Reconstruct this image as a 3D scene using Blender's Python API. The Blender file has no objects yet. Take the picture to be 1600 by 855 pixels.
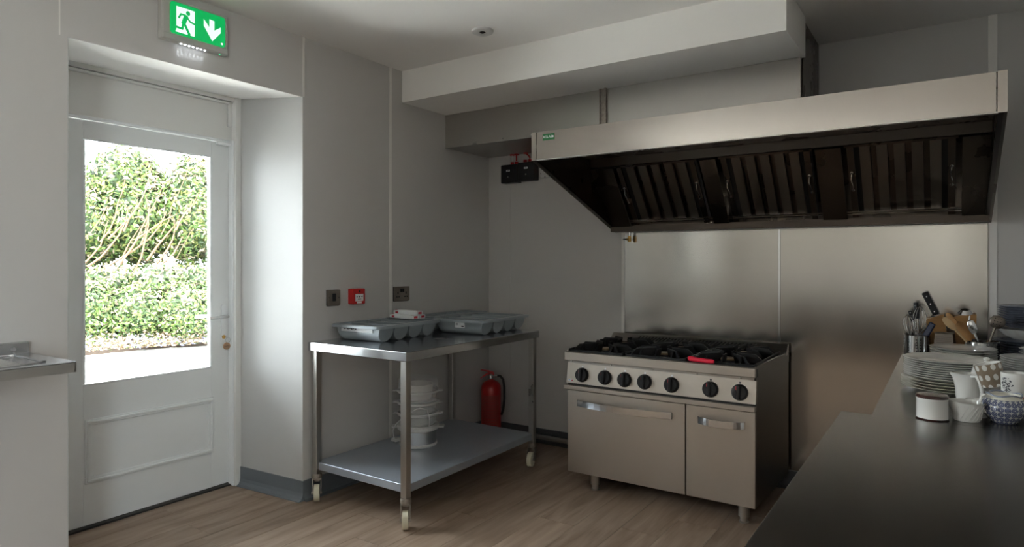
import bpy, bmesh, math, random
from mathutils import Vector, Matrix, noise
random.seed(7)
PI = math.pi
SC = bpy.context.scene
COL = SC.collection

# ------------------------------------------------------------------ camera
cam_d = bpy.data.cameras.new('camera'); cam = bpy.data.objects.new('camera', cam_d); COL.objects.link(cam)
cam.location = (3.171, -4.345, 1.42)
cam.rotation_euler = (PI/2, 0, math.radians(34.07))
cam_d.sensor_width = 36.0; cam_d.sensor_fit = 'HORIZONTAL'
cam_d.lens = 36.0*1007/1600
cam_d.shift_y = -(427.5-409)/1600
cam_d.clip_start = 0.02; cam_d.clip_end = 300
SC.camera = cam

# ------------------------------------------------------------------ sky, sun, portals, exposure
w = bpy.data.worlds.new('world'); SC.world = w; w.use_nodes = True
bg = w.node_tree.nodes['Background']; bg.inputs[0].default_value = (0.90, 0.95, 1.0, 1); bg.inputs[1].default_value = 9.0
sun_d = bpy.data.lights.new('sun', 'SUN'); sun_d.energy = 10.5; sun_d.angle = 0.03; sun_d.color = (1, .96, .91)
sun = bpy.data.objects.new('sun', sun_d); COL.objects.link(sun)
sun.rotation_euler = Vector((-0.62, 0.35, -0.95)).to_track_quat('-Z', 'Y').to_euler()
def portal(loc, sx, sy, rot):
    d = bpy.data.lights.new('daylight_portal', 'AREA'); d.shape = 'RECTANGLE'; d.size = sx; d.size_y = sy
    d.cycles.is_portal = True
    o = bpy.data.objects.new('daylight_portal', d); COL.objects.link(o); o.location = loc; o.rotation_euler = rot
    return o
portal((-0.70, -2.43, 1.42), 1.32, 0.72, (0, -PI/2, 0))
portal((-0.40, -5.25, 1.80), 1.4, 1.9, (0, -PI/2, 0))
portal((3.90, -5.95, 1.65), 1.5, .9, (0, PI/2, 0))
SC.view_settings.view_transform = 'Standard'
SC.view_settings.look = 'None'
SC.view_settings.exposure = 1.5
SC.view_settings.gamma = 1.0
SC.view_settings.use_curve_mapping = False
try:
    SC.cycles.max_bounces = 10; SC.cycles.diffuse_bounces = 6; SC.cycles.glossy_bounces = 5
    SC.cycles.transparent_max_bounces = 16; SC.cycles.sample_clamp_indirect = 6
except Exception: pass

# ------------------------------------------------------------------ materials
def mat(name, col, rough=.5, metal=0, bump=0, bscale=40, var=0, vscale=6, spec=.5, stretch=(1,1,1), coat=0, emit=None, es=0,
        rvar=0, alpha=None, trans=0, ior=1.45, objrand=0, aniso=0, sss=0):
    m = bpy.data.materials.new(name); m.use_nodes = True
    nt = m.node_tree; N = nt.nodes; L = nt.links; b = N['Principled BSDF']
    b.inputs['Base Color'].default_value = (*col, 1); b.inputs['Roughness'].default_value = rough
    b.inputs['Metallic'].default_value = metal; b.inputs['Specular IOR Level'].default_value = spec
    b.inputs['Coat Weight'].default_value = coat; b.inputs['IOR'].default_value = ior
    b.inputs['Transmission Weight'].default_value = trans; b.inputs['Anisotropic'].default_value = aniso
    if alpha is not None: b.inputs['Alpha'].default_value = alpha
    if emit: b.inputs['Emission Color'].default_value = (*emit, 1); b.inputs['Emission Strength'].default_value = es
    if bump or var or rvar or objrand:
        tc = N.new('ShaderNodeTexCoord'); mp = N.new('ShaderNodeMapping'); mp.inputs['Scale'].default_value = stretch
        L.new(tc.outputs['Object'], mp.inputs[0])
        n = N.new('ShaderNodeTexNoise'); n.inputs['Scale'].default_value = bscale; n.inputs['Detail'].default_value = 3
        L.new(mp.outputs[0], n.inputs[0])
        if bump:
            bp = N.new('ShaderNodeBump'); bp.inputs['Strength'].default_value = bump; bp.inputs['Distance'].default_value = .002
            L.new(n.outputs[0], bp.inputs['Height']); L.new(bp.outputs[0], b.inputs['Normal'])
        n2 = N.new('ShaderNodeTexNoise'); n2.inputs['Scale'].default_value = vscale; n2.inputs['Detail'].default_value = 4
        L.new(mp.outputs[0] if stretch != (1,1,1) else tc.outputs['Object'], n2.inputs[0])
        if var or objrand:
            mx = N.new('ShaderNodeMix'); mx.data_type = 'RGBA'
            lo = tuple(max(0, c*(1-var)) for c in col); hi = tuple(min(1, c*(1+var)) for c in col)
            mx.inputs[6].default_value = (*lo, 1); mx.inputs[7].default_value = (*hi, 1)
            L.new(n2.outputs[0], mx.inputs[0]); out = mx.outputs[2]
            if objrand:
                oi = N.new('ShaderNodeObjectInfo'); mr = N.new('ShaderNodeMapRange')
                mr.inputs[3].default_value = 1-objrand; mr.inputs[4].default_value = 1+objrand
                L.new(oi.outputs['Random'], mr.inputs[0])
                hs = N.new('ShaderNodeHueSaturation'); L.new(mr.outputs[0], hs.inputs['Value']); L.new(out, hs.inputs['Color']); out = hs.outputs[0]
            L.new(out, b.inputs['Base Color'])
        if rvar:
            mr = N.new('ShaderNodeMapRange'); mr.inputs[1].default_value = .3; mr.inputs[2].default_value = .7
            mr.inputs[3].default_value = max(.02, rough-rvar); mr.inputs[4].default_value = rough+rvar
            L.new(n2.outputs[0], mr.inputs[0]); L.new(mr.outputs[0], b.inputs['Roughness'])
    return m
M = {}
M['wall'] = mat('hygienic_wall_panel', (.58,.565,.55), .42, bump=.05, bscale=9, spec=.35)
M['wall_dim'] = mat('painted_far_wall', (.50,.47,.44), .6)
M['cab'] = mat('added_dark_cabinet', (.05,.042,.036), .45)
M['steel_side_shaded'] = mat('shaded_side_steel', (.22,.20,.18), .30, 1)  # cooker steel darkened in colour for the dark surroundings its right side reflects
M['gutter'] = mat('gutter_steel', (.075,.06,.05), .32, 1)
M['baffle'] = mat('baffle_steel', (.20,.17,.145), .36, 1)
M['joint'] = mat('wall_joint_strip', (.80,.78,.75), .3)
M['reveal'] = mat('white_reveal_panel', (.53,.53,.525), .6, bump=.03, bscale=6, spec=.25)
M['ceil'] = mat('ceiling_paint', (.87,.86,.84), .8)
M['bulk'] = mat('bulkhead_paint_lit_soffit', (.90,.89,.865), .75)
M['door'] = mat('door_paint', (.78,.80,.80), .4, bump=.04, bscale=20)
M['frame'] = mat('door_frame_paint', (.72,.72,.70), .4, bump=.05, bscale=16)
M['pvc'] = mat('white_strip', (.8,.82,.83), .3)
M['skirt'] = mat('grey_cove_skirting', (.17,.19,.215), .35, bump=.05, bscale=30)
M['skirt_dark'] = mat('dark_cove_skirting', (.085,.09,.10), .4)
M['steel'] = mat('brushed_steel', (.52,.505,.48), .30, 1, rvar=.04, vscale=3)
M['steel_h'] = mat('brushed_steel_front', (.56,.51,.455), .40, 1, rvar=.04, vscale=3)
M['steel_fascia'] = mat('fascia_steel', (.54,.50,.46), .13, 1, rvar=.02, vscale=2)
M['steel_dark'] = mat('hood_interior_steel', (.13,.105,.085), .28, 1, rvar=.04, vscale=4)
M['steel_worn'] = mat('galvanised_duct_steel', (.52,.50,.475), .30, 1)
M['steel_splash'] = mat('splashback_steel', (.50,.47,.43), .17, 1, rvar=.03, vscale=2)
M['steel_top'] = mat('worktop_steel', (.22,.205,.19), .24, 1, rvar=.015, vscale=2)
M['steel_table'] = mat('table_top_steel', (.56,.57,.59), .22, 1, rvar=.06, vscale=6)
M['steel_shelf'] = mat('shelf_steel', (.42,.46,.52), .42, .55, rvar=.08, vscale=8, bump=.03, bscale=30, var=.08)
M['chrome'] = mat('polished_metal', (.72,.72,.72), .14, 1)
M['rust'] = mat('rusty_castor_metal', (.36,.32,.28), .42, .85, var=.5, vscale=60, bump=.1, bscale=80)
M['nylon'] = mat('nylon_wheel', (.74,.70,.55), .45, var=.15, vscale=30)
M['black'] = mat('black_plastic', (.012,.012,.014), .35)
M['iron'] = mat('cast_iron', (.012,.012,.013), .42, bump=.25, bscale=90)
M['enamel'] = mat('black_enamel_hob', (.014,.014,.016), .22)
M['burner'] = mat('burner_cap', (.42,.30,.18), .4, .7, var=.3, vscale=40)
M['shadowgap'] = mat('dark_recess', (.035,.032,.03), .6)
M['red'] = mat('extinguisher_red', (.42,.012,.012), .28, coat=.3)
M['redlabel'] = mat('extinguisher_label_print', (.30,.035,.03), .5)
M['bright_red'] = mat('red_silicone', (.72,.015,.05), .4)
M['red_plastic'] = mat('red_call_point', (.50,.015,.015), .3)
M['gland'] = mat('red_gland', (.40,.01,.01), .4)
M['white'] = mat('white_plastic', (.62,.62,.61), .35)
M['black_led'] = mat('indicator_led', (.8,.05,.02), .4, emit=(1,.1,.03), es=1.2)
M['tray'] = mat('grey_tray_plastic', (.30,.335,.36), .36, bump=.05, bscale=40)
M['label'] = mat('white_label_paper', (.80,.82,.83), .6, var=.05, vscale=60)
M['ink'] = mat('dark_print', (.03,.03,.04), .6)
M['redink'] = mat('red_print', (.55,.03,.05), .6)
M['blueink'] = mat('blue_print', (.04,.13,.42), .6)
M['bronze'] = mat('satin_bronze_plate', (.34,.30,.26), .36, .9)
M['clear'] = mat('clear_plastic', (.9,.9,.9), .12, trans=0, alpha=.28, spec=.6)
M['milky'] = mat('translucent_plastic', (.75,.75,.75), .25, alpha=.62)
M['china'] = mat('white_china', (.66,.65,.62), .16, coat=.3)
M['china_edge'] = mat('cream_china', (.60,.58,.50), .2, coat=.3)
M['brownlid'] = mat('dark_brown_lid', (.035,.012,.010), .18, coat=.4)
M['taupe'] = mat('taupe_glaze', (.225,.17,.12), .3, coat=.3)
M['wood'] = mat('beech_block', (.42,.22,.08), .5, var=.3, vscale=14, stretch=(1,1,8))
M['wood_spoon'] = mat('pale_spoon_wood', (.50,.33,.17), .55, var=.2, vscale=20)
M['navy'] = mat('navy_plastic', (.012,.018,.05), .35)
M['blue_rim'] = mat('blue_glaze', (.22,.24,.30), .2, coat=.3, var=.45, vscale=60)
M['teal_rim'] = mat('teal_glaze', (.04,.20,.28), .25)
M['orange'] = mat('orange_glaze', (.75,.13,.02), .25)
M['brass'] = mat('brass', (.55,.33,.10), .3, 1)
M['glassdark'] = mat('tag_wood', (.45,.28,.17), .5)
M['soil'] = mat('soil', (.045,.03,.02), .9, bump=.6, bscale=20, var=.5, vscale=12)
M['paving'] = mat('pale_paving', (.62,.60,.57), .85, var=.06, vscale=3)
M['bark'] = mat('bare_bark', (.10,.058,.03), .85, var=.3, vscale=20)
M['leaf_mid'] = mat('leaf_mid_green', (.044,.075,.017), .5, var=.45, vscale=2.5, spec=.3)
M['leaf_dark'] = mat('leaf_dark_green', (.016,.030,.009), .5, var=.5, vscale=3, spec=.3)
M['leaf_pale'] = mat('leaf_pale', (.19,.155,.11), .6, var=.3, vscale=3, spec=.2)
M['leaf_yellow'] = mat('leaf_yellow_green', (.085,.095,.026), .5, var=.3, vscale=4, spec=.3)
M['petal'] = mat('pale_blue_petal', (.30,.33,.50), .6)
M['litter'] = mat('dry_leaf_litter', (.17,.115,.07), .8, var=.5, vscale=5)
M['render'] = mat('pale_exterior_render', (.75,.73,.70), .85)
M['sign_green'] = mat('lit_green', (0,.30,.07), .4, emit=(0,.46,.10), es=.27)
M['sign_white'] = mat('lit_white', (.7,.8,.75), .4, emit=(.82,1,.95), es=.29)
M['sign_body'] = mat('sign_housing', (.50,.49,.46), .4)
M['led'] = mat('white_led', (1,1,1), .4, emit=(.85,.93,1), es=6)
M['green_led'] = mat('green_led', (0,.6,.2), .4, emit=(.05,1,.4), es=1.5)

def glass_mat():                                     # thin pane: see-through with a Fresnel gloss
    m = bpy.data.materials.new('window_glass'); m.use_nodes = True
    N = m.node_tree.nodes; L = m.node_tree.links; N.clear()
    o = N.new('ShaderNodeOutputMaterial'); mx = N.new('ShaderNodeMixShader'); t = N.new('ShaderNodeBsdfTransparent')
    g = N.new('ShaderNodeBsdfGlossy'); g.inputs['Roughness'].default_value = .01; f = N.new('ShaderNodeFresnel'); f.inputs[0].default_value = 1.35
    t.inputs[0].default_value = (.95,.97,.96,1)
    L.new(f.outputs[0], mx.inputs[0]); L.new(t.outputs[0], mx.inputs[1]); L.new(g.outputs[0], mx.inputs[2]); L.new(mx.outputs[0], o.inputs[0])
    return m
M['glass'] = glass_mat()

def plank_mat():
    m = bpy.data.materials.new('oak_look_plank'); m.use_nodes = True
    N = m.node_tree.nodes; L = m.node_tree.links; b = N['Principled BSDF']
    tc = N.new('ShaderNodeTexCoord'); oi = N.new('ShaderNodeObjectInfo')
    sc = N.new('ShaderNodeVectorMath'); sc.operation = 'SCALE'; cmb = N.new('ShaderNodeCombineXYZ')
    for i in range(3): L.new(oi.outputs['Random'], cmb.inputs[i])
    L.new(cmb.outputs[0], sc.inputs[0]); sc.inputs['Scale'].default_value = 37.0
    ad = N.new('ShaderNodeVectorMath'); ad.operation = 'ADD'; L.new(tc.outputs['Object'], ad.inputs[0]); L.new(sc.outputs[0], ad.inputs[1])
    mp = N.new('ShaderNodeMapping'); mp.inputs['Scale'].default_value = (9, 1.1, 1); L.new(ad.outputs[0], mp.inputs[0])
    n = N.new('ShaderNodeTexNoise'); n.inputs['Scale'].default_value = 1.6; n.inputs['Detail'].default_value = 7; n.inputs['Distortion'].default_value = .7
    L.new(mp.outputs[0], n.inputs[0])
    mp2 = N.new('ShaderNodeMapping'); mp2.inputs['Scale'].default_value = (60, 3.0, 1); L.new(ad.outputs[0], mp2.inputs[0])
    n2 = N.new('ShaderNodeTexNoise'); n2.inputs['Scale'].default_value = 1.5; n2.inputs['Detail'].default_value = 3; L.new(mp2.outputs[0], n2.inputs[0])
    cr = N.new('ShaderNodeValToRGB'); L.new(n.outputs[0], cr.inputs[0])
    e = cr.color_ramp.elements; e[0].position = .28; e[0].color = (.235,.162,.115,1); e[1].position = .72; e[1].color = (.42,.315,.24,1)
    k = cr.color_ramp.elements.new(.5); k.color = (.345,.25,.185,1)
    mx = N.new('ShaderNodeMix'); mx.data_type = 'RGBA'; mx.blend_type = 'MULTIPLY'; mx.inputs[0].default_value = .25
    L.new(cr.outputs[0], mx.inputs[6]); c2 = N.new('ShaderNodeValToRGB'); c2.color_ramp.elements[0].position = .3; c2.color_ramp.elements[0].color = (.55,.5,.45,1)
    c2.color_ramp.elements[1].position = .6
    L.new(n2.outputs[0], c2.inputs[0]); L.new(c2.outputs[0], mx.inputs[7])
    mr = N.new('ShaderNodeMapRange'); mr.inputs[3].default_value = .93; mr.inputs[4].default_value = 1.07; L.new(oi.outputs['Random'], mr.inputs[0])
    hs = N.new('ShaderNodeHueSaturation'); L.new(mr.outputs[0], hs.inputs['Value']); L.new(mx.outputs[2], hs.inputs['Color'])
    L.new(hs.outputs[0], b.inputs['Base Color']); b.inputs['Roughness'].default_value = .48
    bp = N.new('ShaderNodeBump'); bp.inputs['Strength'].default_value = .12; bp.inputs['Distance'].default_value = .002
    L.new(n2.outputs[0], bp.inputs['Height']); L.new(bp.outputs[0], b.inputs['Normal'])
    return m
M['plank'] = plank_mat()
M['grout'] = mat('floor_grout', (.52,.46,.40), .8)

def pattern_mat(name, base, ink, scale, kind, rough=.18):
    m = bpy.data.materials.new(name); m.use_nodes = True
    N = m.node_tree.nodes; L = m.node_tree.links; b = N['Principled BSDF']; b.inputs['Roughness'].default_value = rough; b.inputs['Coat Weight'].default_value = .3
    tc = N.new('ShaderNodeTexCoord'); vec = tc.outputs['Object']
    sp = N.new('ShaderNodeSeparateXYZ'); L.new(vec, sp.inputs[0])
    at = N.new('ShaderNodeMath'); at.operation = 'ARCTAN2'; L.new(sp.outputs[1], at.inputs[0]); L.new(sp.outputs[0], at.inputs[1])
    cmb = N.new('ShaderNodeCombineXYZ'); L.new(at.outputs[0], cmb.inputs[0])
    mz = N.new('ShaderNodeMath'); mz.operation = 'MULTIPLY'; mz.inputs[1].default_value = 18.0; L.new(sp.outputs[2], mz.inputs[0]); L.new(mz.outputs[0], cmb.inputs[1])
    v = N.new('ShaderNodeTexVoronoi'); v.inputs['Scale'].default_value = scale
    v.inputs['Randomness'].default_value = 0 if kind != 'lattice' else .35
    L.new(cmb.outputs[0], v.inputs['Vector'])
    cr = N.new('ShaderNodeValToRGB'); cr.color_ramp.interpolation = 'CONSTANT'; L.new(v.outputs['Distance'], cr.inputs[0])
    el = cr.color_ramp.elements
    if kind == 'dots':
        el[0].color = (*ink, 1); el[1].position = .30; el[1].color = (*base, 1)
    elif kind == 'rings':
        el[0].color = (*base, 1); el[1].position = .10; el[1].color = (*ink, 1)
        x = el.new(.24); x.color = tuple(c*.5+d*.5 for c, d in zip((*base, 1), (*ink, 1))); x = el.new(.33); x.color = (*ink, 1); x = el.new(.47); x.color = (*base, 1)
    else:
        el[0].color = (*base, 1); el[1].position = .18; el[1].color = (*ink, 1); x = el.new(.34); x.color = (*base, 1)
    L.new(cr.outputs[0], b.inputs['Base Color'])
    return m
M['dotty'] = pattern_mat('taupe_dot_glaze', (.225,.17,.12), (.62,.60,.56), 1.6, 'dots')
M['blue_pattern'] = pattern_mat('blue_stamped_glaze', (.42,.42,.41), (.025,.04,.12), 3.4, 'rings')
M['teal_pattern'] = pattern_mat('teal_lattice_glaze', (.62,.62,.60), (.12,.32,.42), 4.0, 'lattice')

# ------------------------------------------------------------------ object helpers
ROOTS = {}
def thing(name, label, cat, loc=(0,0,0), rotz=0, group=None, kind=None):
    o = bpy.data.objects.new(name, None); o.empty_display_size = .05; COL.objects.link(o)
    o.location = loc; o.rotation_euler = (0,0,rotz)
    if label: o['label'] = label
    if cat: o['category'] = cat
    if group: o['group'] = group
    if kind: o['kind'] = kind
    return o
def obj(name, bm, m, parent=None, smooth=False, world=False, label=None, kind=None):
    """link a bmesh as one object; world=True: the vertices are in world space and are brought to the root's space"""
    if world and parent is not None:
        r = parent; mx = Matrix.Identity(4)
        while r is not None:
            mx = (Matrix.Translation(r.location) @ r.rotation_euler.to_matrix().to_4x4()) @ mx; r = r.parent
        bm.transform(mx.inverted())
    bmesh.ops.recalc_face_normals(bm, faces=bm.faces)
    me = bpy.data.meshes.new(name); bm.to_mesh(me); bm.free()
    if isinstance(m, (list, tuple)):
        for k in m: me.materials.append(M[k])
    else: me.materials.append(M[m])
    if smooth:
        for p in me.polygons: p.use_smooth = True
        try: me.set_sharp_from_angle(angle=math.radians(38))
        except Exception: pass
    o = bpy.data.objects.new(name, me); COL.objects.link(o)
    if parent is not None: o.parent = parent
    if label: o['label'] = label
    if kind: o['kind'] = kind
    return o
def tag(o, label, cat, group=None):
    o['label'] = label; o['category'] = cat
    if group: o['group'] = group
    return o
def center(o):                                       # top-level single mesh: put its origin at its base
    vs = [v.co.copy() for v in o.data.vertices]
    c = Vector(((min(v.x for v in vs)+max(v.x for v in vs))/2, (min(v.y for v in vs)+max(v.y for v in vs))/2, min(v.z for v in vs)))
    o.data.transform(Matrix.Translation(-c)); o.location = c
    return o
def struct(name, bm, m, parent=None, **k):
    o = obj(name, bm, m, parent, **k)
    if parent is None: o['kind'] = 'structure'
    return o
def nb(): return bmesh.new()
def box(bm, x0, x1, y0, y1, z0, z1, bev=0, seg=1, mx=None):
    t = bmesh.new()
    r = bmesh.ops.create_cube(t, size=1)
    bmesh.ops.transform(t, matrix=Matrix.Translation(((x0+x1)/2,(y0+y1)/2,(z0+z1)/2)) @ Matrix.Diagonal((abs(x1-x0),abs(y1-y0),abs(z1-z0),1)), verts=t.verts)
    if bev: bmesh.ops.bevel(t, geom=list(t.edges), offset=bev, segments=seg, affect='EDGES', profile=.5)
    if mx is not None: t.transform(mx)
    return merge(bm, t)
def merge(bm, t, mi=0):
    vm = {v: bm.verts.new(v.co) for v in t.verts}
    for f in t.faces:
        try:
            nf = bm.faces.new([vm[v] for v in f.verts]); nf.material_index = mi if mi else f.material_index
        except ValueError: pass
    t.free(); return bm
def B(*a, **k): return box(nb(), *a, **k)
def lathe(bm, prof, c=(0,0,0), seg=32, sx=1, sy=1, mx=None, a0=0, a1=2*PI):
    t = bmesh.new(); full = abs(a1-a0-2*PI) < 1e-6; n = seg if full else seg+1
    rings = []
    for r, z in prof:
        if r < 1e-6: rings.append([t.verts.new((c[0], c[1], c[2]+z))])
        else: rings.append([t.verts.new((c[0]+sx*r*math.cos(a0+(a1-a0)*i/seg), c[1]+sy*r*math.sin(a0+(a1-a0)*i/seg), c[2]+z)) for i in range(n)])
    for a, b in zip(rings, rings[1:]):
        for i in range(seg):
            j = (i+1) % n if full else i+1
            if len(a) == 1 and len(b) == 1: continue
            if len(a) == 1: t.faces.new((a[0], b[j], b[i]))
            elif len(b) == 1: t.faces.new((a[i], a[j], b[0]))
            else: t.faces.new((a[i], a[j], b[j], b[i]))
    if mx is not None: t.transform(mx)
    return merge(bm, t)
def cyl(bm, p, q, r, seg=16, r2=None):
    p = Vector(p); q = Vector(q); d = q-p; h = d.length
    mx = Matrix.Translation(p) @ d.to_track_quat('Z','Y').to_matrix().to_4x4()
    return lathe(bm, [(0,0),(r,0),(r2 if r2 is not None else r,h),(0,h)], seg=seg, mx=mx)
def tube(bm, pts, r, seg=8, closed=False, rs=None):
    t = bmesh.new(); pts = [Vector(p) for p in pts]; n = len(pts); rings = []
    up = Vector((0,0,1)); prev = None
    for i, p in enumerate(pts):
        a = pts[i-1] if (i or closed) else pts[0]; b = pts[(i+1) % n] if (i < n-1 or closed) else pts[-1]
        d = (b-a).normalized()
        if prev is None:
            s = d.cross(up); s = d.cross(Vector((1,0,0))) if s.length < .1 else s
        else: s = prev - d*prev.dot(d)
        s.normalize(); u = d.cross(s); prev = s
        rr = rs[i] if rs else r
        rings.append([t.verts.new(p+s*rr*math.cos(2*PI*k/seg)+u*rr*math.sin(2*PI*k/seg)) for k in range(seg)])
    m = n if closed else n-1
    for i in range(m):
        a = rings[i]; b = rings[(i+1) % n]
        for k in range(seg): t.faces.new((a[k], a[(k+1)%seg], b[(k+1)%seg], b[k]))
    if not closed: t.faces.new(rings[0][::-1]); t.faces.new(rings[-1])
    return merge(bm, t)
def prism(bm, poly, d0, d1, axis='x', mx=None):
    """poly: 2D points. axis x -> (y,z), y -> (x,z), z -> (x,y)"""
    t = bmesh.new()
    def P(a, b, d): return {'x': (d,a,b), 'y': (a,d,b), 'z': (a,b,d)}[axis]
    A = [t.verts.new(P(a,b,d0)) for a,b in poly]; Bv = [t.verts.new(P(a,b,d1)) for a,b in poly]
    t.faces.new(A); t.faces.new(Bv[::-1])
    n = len(poly)
    for i in range(n): t.faces.new((A[i], Bv[i], Bv[(i+1)%n], A[(i+1)%n]))
    if mx is not None: t.transform(mx)
    return merge(bm, t)
def rrect(x0, x1, y0, y1, r, n=5):
    pts = []
    for cx, cy, a in ((x1-r,y1-r,0),(x0+r,y1-r,PI/2),(x0+r,y0+r,PI),(x1-r,y0+r,3*PI/2)):
        for i in range(n+1): pts.append((cx+r*math.cos(a+PI/2*i/n), cy+r*math.sin(a+PI/2*i/n)))
    return pts
def arc(fn, a0, a1, n): return [fn(a0+(a1-a0)*i/n) for i in range(n+1)]
def copy_tree(o, parent=None):
    c = o.copy(); COL.objects.link(c)
    if parent is not None: c.parent = parent
    for ch in list(o.children): copy_tree(ch, c)
    return c
def text(name, body, size, m, parent, mx, extrude=.0004, align='CENTER'):
    cu = bpy.data.curves.new(name, 'FONT'); cu.body = body; cu.size = size; cu.extrude = extrude; cu.align_x = align; cu.align_y = 'CENTER'; cu.resolution_u = 2
    t = bpy.data.objects.new(name, cu); COL.objects.link(t)
    dg = bpy.context.evaluated_depsgraph_get(); me = bpy.data.meshes.new_from_object(t.evaluated_get(dg))
    bpy.data.objects.remove(t); bm = bmesh.new(); bm.from_mesh(me); bpy.data.meshes.remove(me); bm.transform(mx)
    return obj(name, bm, m, parent, world=True)
FACE_X = Matrix(((0,0,1,0),(1,0,0,0),(0,1,0,0),(0,0,0,1)))      # text plane -> facing +x, reading towards +y
FACE_Y = Matrix(((1,0,0,0),(0,0,-1,0),(0,1,0,0),(0,0,0,1)))     # text plane -> facing -y, reading towards +x
T = Matrix.Translation

# ------------------------------------------------------------------ room shell
XR, YB, H = 3.75, -6.6, 2.755
Y0, Y1, ZD = -3.107, -1.872, 2.398      # door recess in the left wall
WY0, WY1, WZ0, WZ1 = -6.20, -4.30, 1.10, 2.50   # window over the sink run, beyond the frame
bm = nb()
TH = .62
box(bm, -TH, -.006, Y1, .3, -.1, H)                       # right of the door
box(bm, -TH, -.006, Y0, Y1, ZD+.08, H)                        # lintel
box(bm, -TH, -.006, WY1, Y0, -.1, H)
box(bm, -TH, -.006, WY0, WY1, -.1, WZ0); box(bm, -TH, -.006, WY0, WY1, WZ1, H)
box(bm, -TH, -.006, YB-.3, WY0, -.1, H)
WL = struct('wall_left', bm, 'wall')
def panel(y0, y1, z0, z1): struct('panel', B(-.006, 0, y0+.001, y1-.001, z0, z1), 'wall', WL)
def strip_x(y, z0, z1, wd=.024): struct('joint_strip', B(0, .004, y-wd/2, y+wd/2, z0, z1, bev=.0015), 'joint', WL)
panel(-1.147, -.001, .0, H); panel(Y1, -1.147, 0, H); panel(Y0-.03, Y1, ZD, H); panel(WY1, Y0-.03, ZD, H); panel(WY1, Y0, 0, ZD)
panel(WY0, WY1, 0, WZ0); panel(WY0, WY1, WZ1, H); panel(-6.6, WY0, 0, H)
strip_x(-1.147, .12, H); strip_x(Y1+.005, ZD, H, .016)
struct('joint_strip', B(0, .0012, Y0-.033, Y0-.027, ZD, H), 'joint', WL)
# recess lining
struct('reveal_panel', prism(nb(), [(-.001,Y1-.001),(-.60,Y1-.044),(-.60,Y1+.01),(-.001,Y1+.01)], 0, ZD+.07, 'z'), 'reveal', WL, label='bright white lining of the door recess, hinge side')
struct('reveal_panel', B(-.60, -.001, Y0-.01, Y0+.004, 0, ZD), 'reveal', WL)
struct('reveal_panel', prism(nb(), [(-.001,ZD),(-.60,ZD+.062),(-.60,ZD+.09),(-.001,ZD+.09)], Y0, Y1+.01, 'y'), 'bulk', WL, label='white soffit of the door recess, lightened for bounced daylight')  # colour lightened beyond the side linings to stand for daylight off the paving
# back wall behind the cooker
WB = struct('wall_back', B(-.3, XR+.3, .006, .3, -.1, H), 'wall')
def panel_b(x0, x1, z0, z1): struct('panel', B(x0+.001, x1-.001, 0, .006, z0, z1), 'wall', WB)
for a, b in ((0,.207),(.207,1.213),(1.213,2.3),(2.3,3.372),(3.372,XR)): panel_b(a, b, 0, H)
for x, m_, wd in ((.207,'wall',.02),(1.213,'joint',.03),(3.372,'joint',.04)):
    struct('joint_strip', B(x-wd/2, x+wd/2, -.003, 0, .1, H, bev=.001), m_, WB)
bm = nb(); box(bm, XR, XR+.3, -5.5, .3, -.1, H); box(bm, XR, XR+.3, YB-.3, -6.4, -.1, H); box(bm, XR, XR+.3, -6.4, -5.5, -.1, .9); box(bm, XR, XR+.3, -6.4, -5.5, 2.4, H)
struct('wall_right', bm, 'wall_dim')
struct('wall_rear', B(-.3, XR+.3, YB-.3, YB, -.1, H), 'wall_dim')
struct('ceiling', B(-TH, XR+.3, YB-.3, .3, H, H+.2), 'ceil')
# floor: grout bed and planks
bm = nb(); box(bm, -.005, XR, YB, 0, -.1, -.0015); box(bm, -.66, -.005, Y0, Y1, -.1, -.0015)
FL = struct('floor', bm, 'grout')
PW = .2169; X00 = .424
joints = {1:-1.81, 3:-1.485, 5:-1.29, 7:-1.168, 8:-.906, -4:-2.4, -3:-1.99, 2:-.75, 4:-.6, 6:-.45, 0:-1.2, -1:-2.5, 9:-1.9}
PL = 1.30; g = .0015
for c in range(-5, 16):
    x0 = X00+PW*(c-1); x1 = x0+PW
    if x1 < -.62 or x0 > XR: continue
    off = joints.get(c, -.3-random.random()*PL); y = off-PL*5
    while y < 0:
        ya, yb = y, y+PL; y = yb
        xa, xb = max(x0, -.62), min(x1, XR)
        lo, hi = (YB, 0)
        if xb <= .01 and xa < -.005: lo, hi = Y0+.004, Y1-.045
        elif xa < 0:
            xa = 0
        ya, yb = max(ya, lo), min(yb, hi)
        if yb-ya < .03 or xb-xa < .01 or yb < -6.6: continue
        cx, cy = (xa+xb)/2, (ya+yb)/2
        t = B(xa-cx+g, xb-cx-g, ya-cy+g, yb-cy-g, -.004, 0)
        o = obj('plank', t, 'plank', FL); o.location = (cx, cy, 0)
        if x0 < 0 < x1:
            ya2, yb2 = max(ya, Y0+.004), min(yb, Y1-.012)
            if yb2-ya2 > .03:
                cx = (x0+0)/2; cy = (ya2+yb2)/2
                o = obj('plank', B(x0-cx+g, -cx, ya2-cy+g, yb2-cy-g, -.004, 0), 'plank', FL); o.location = (cx, cy, 0)
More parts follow.
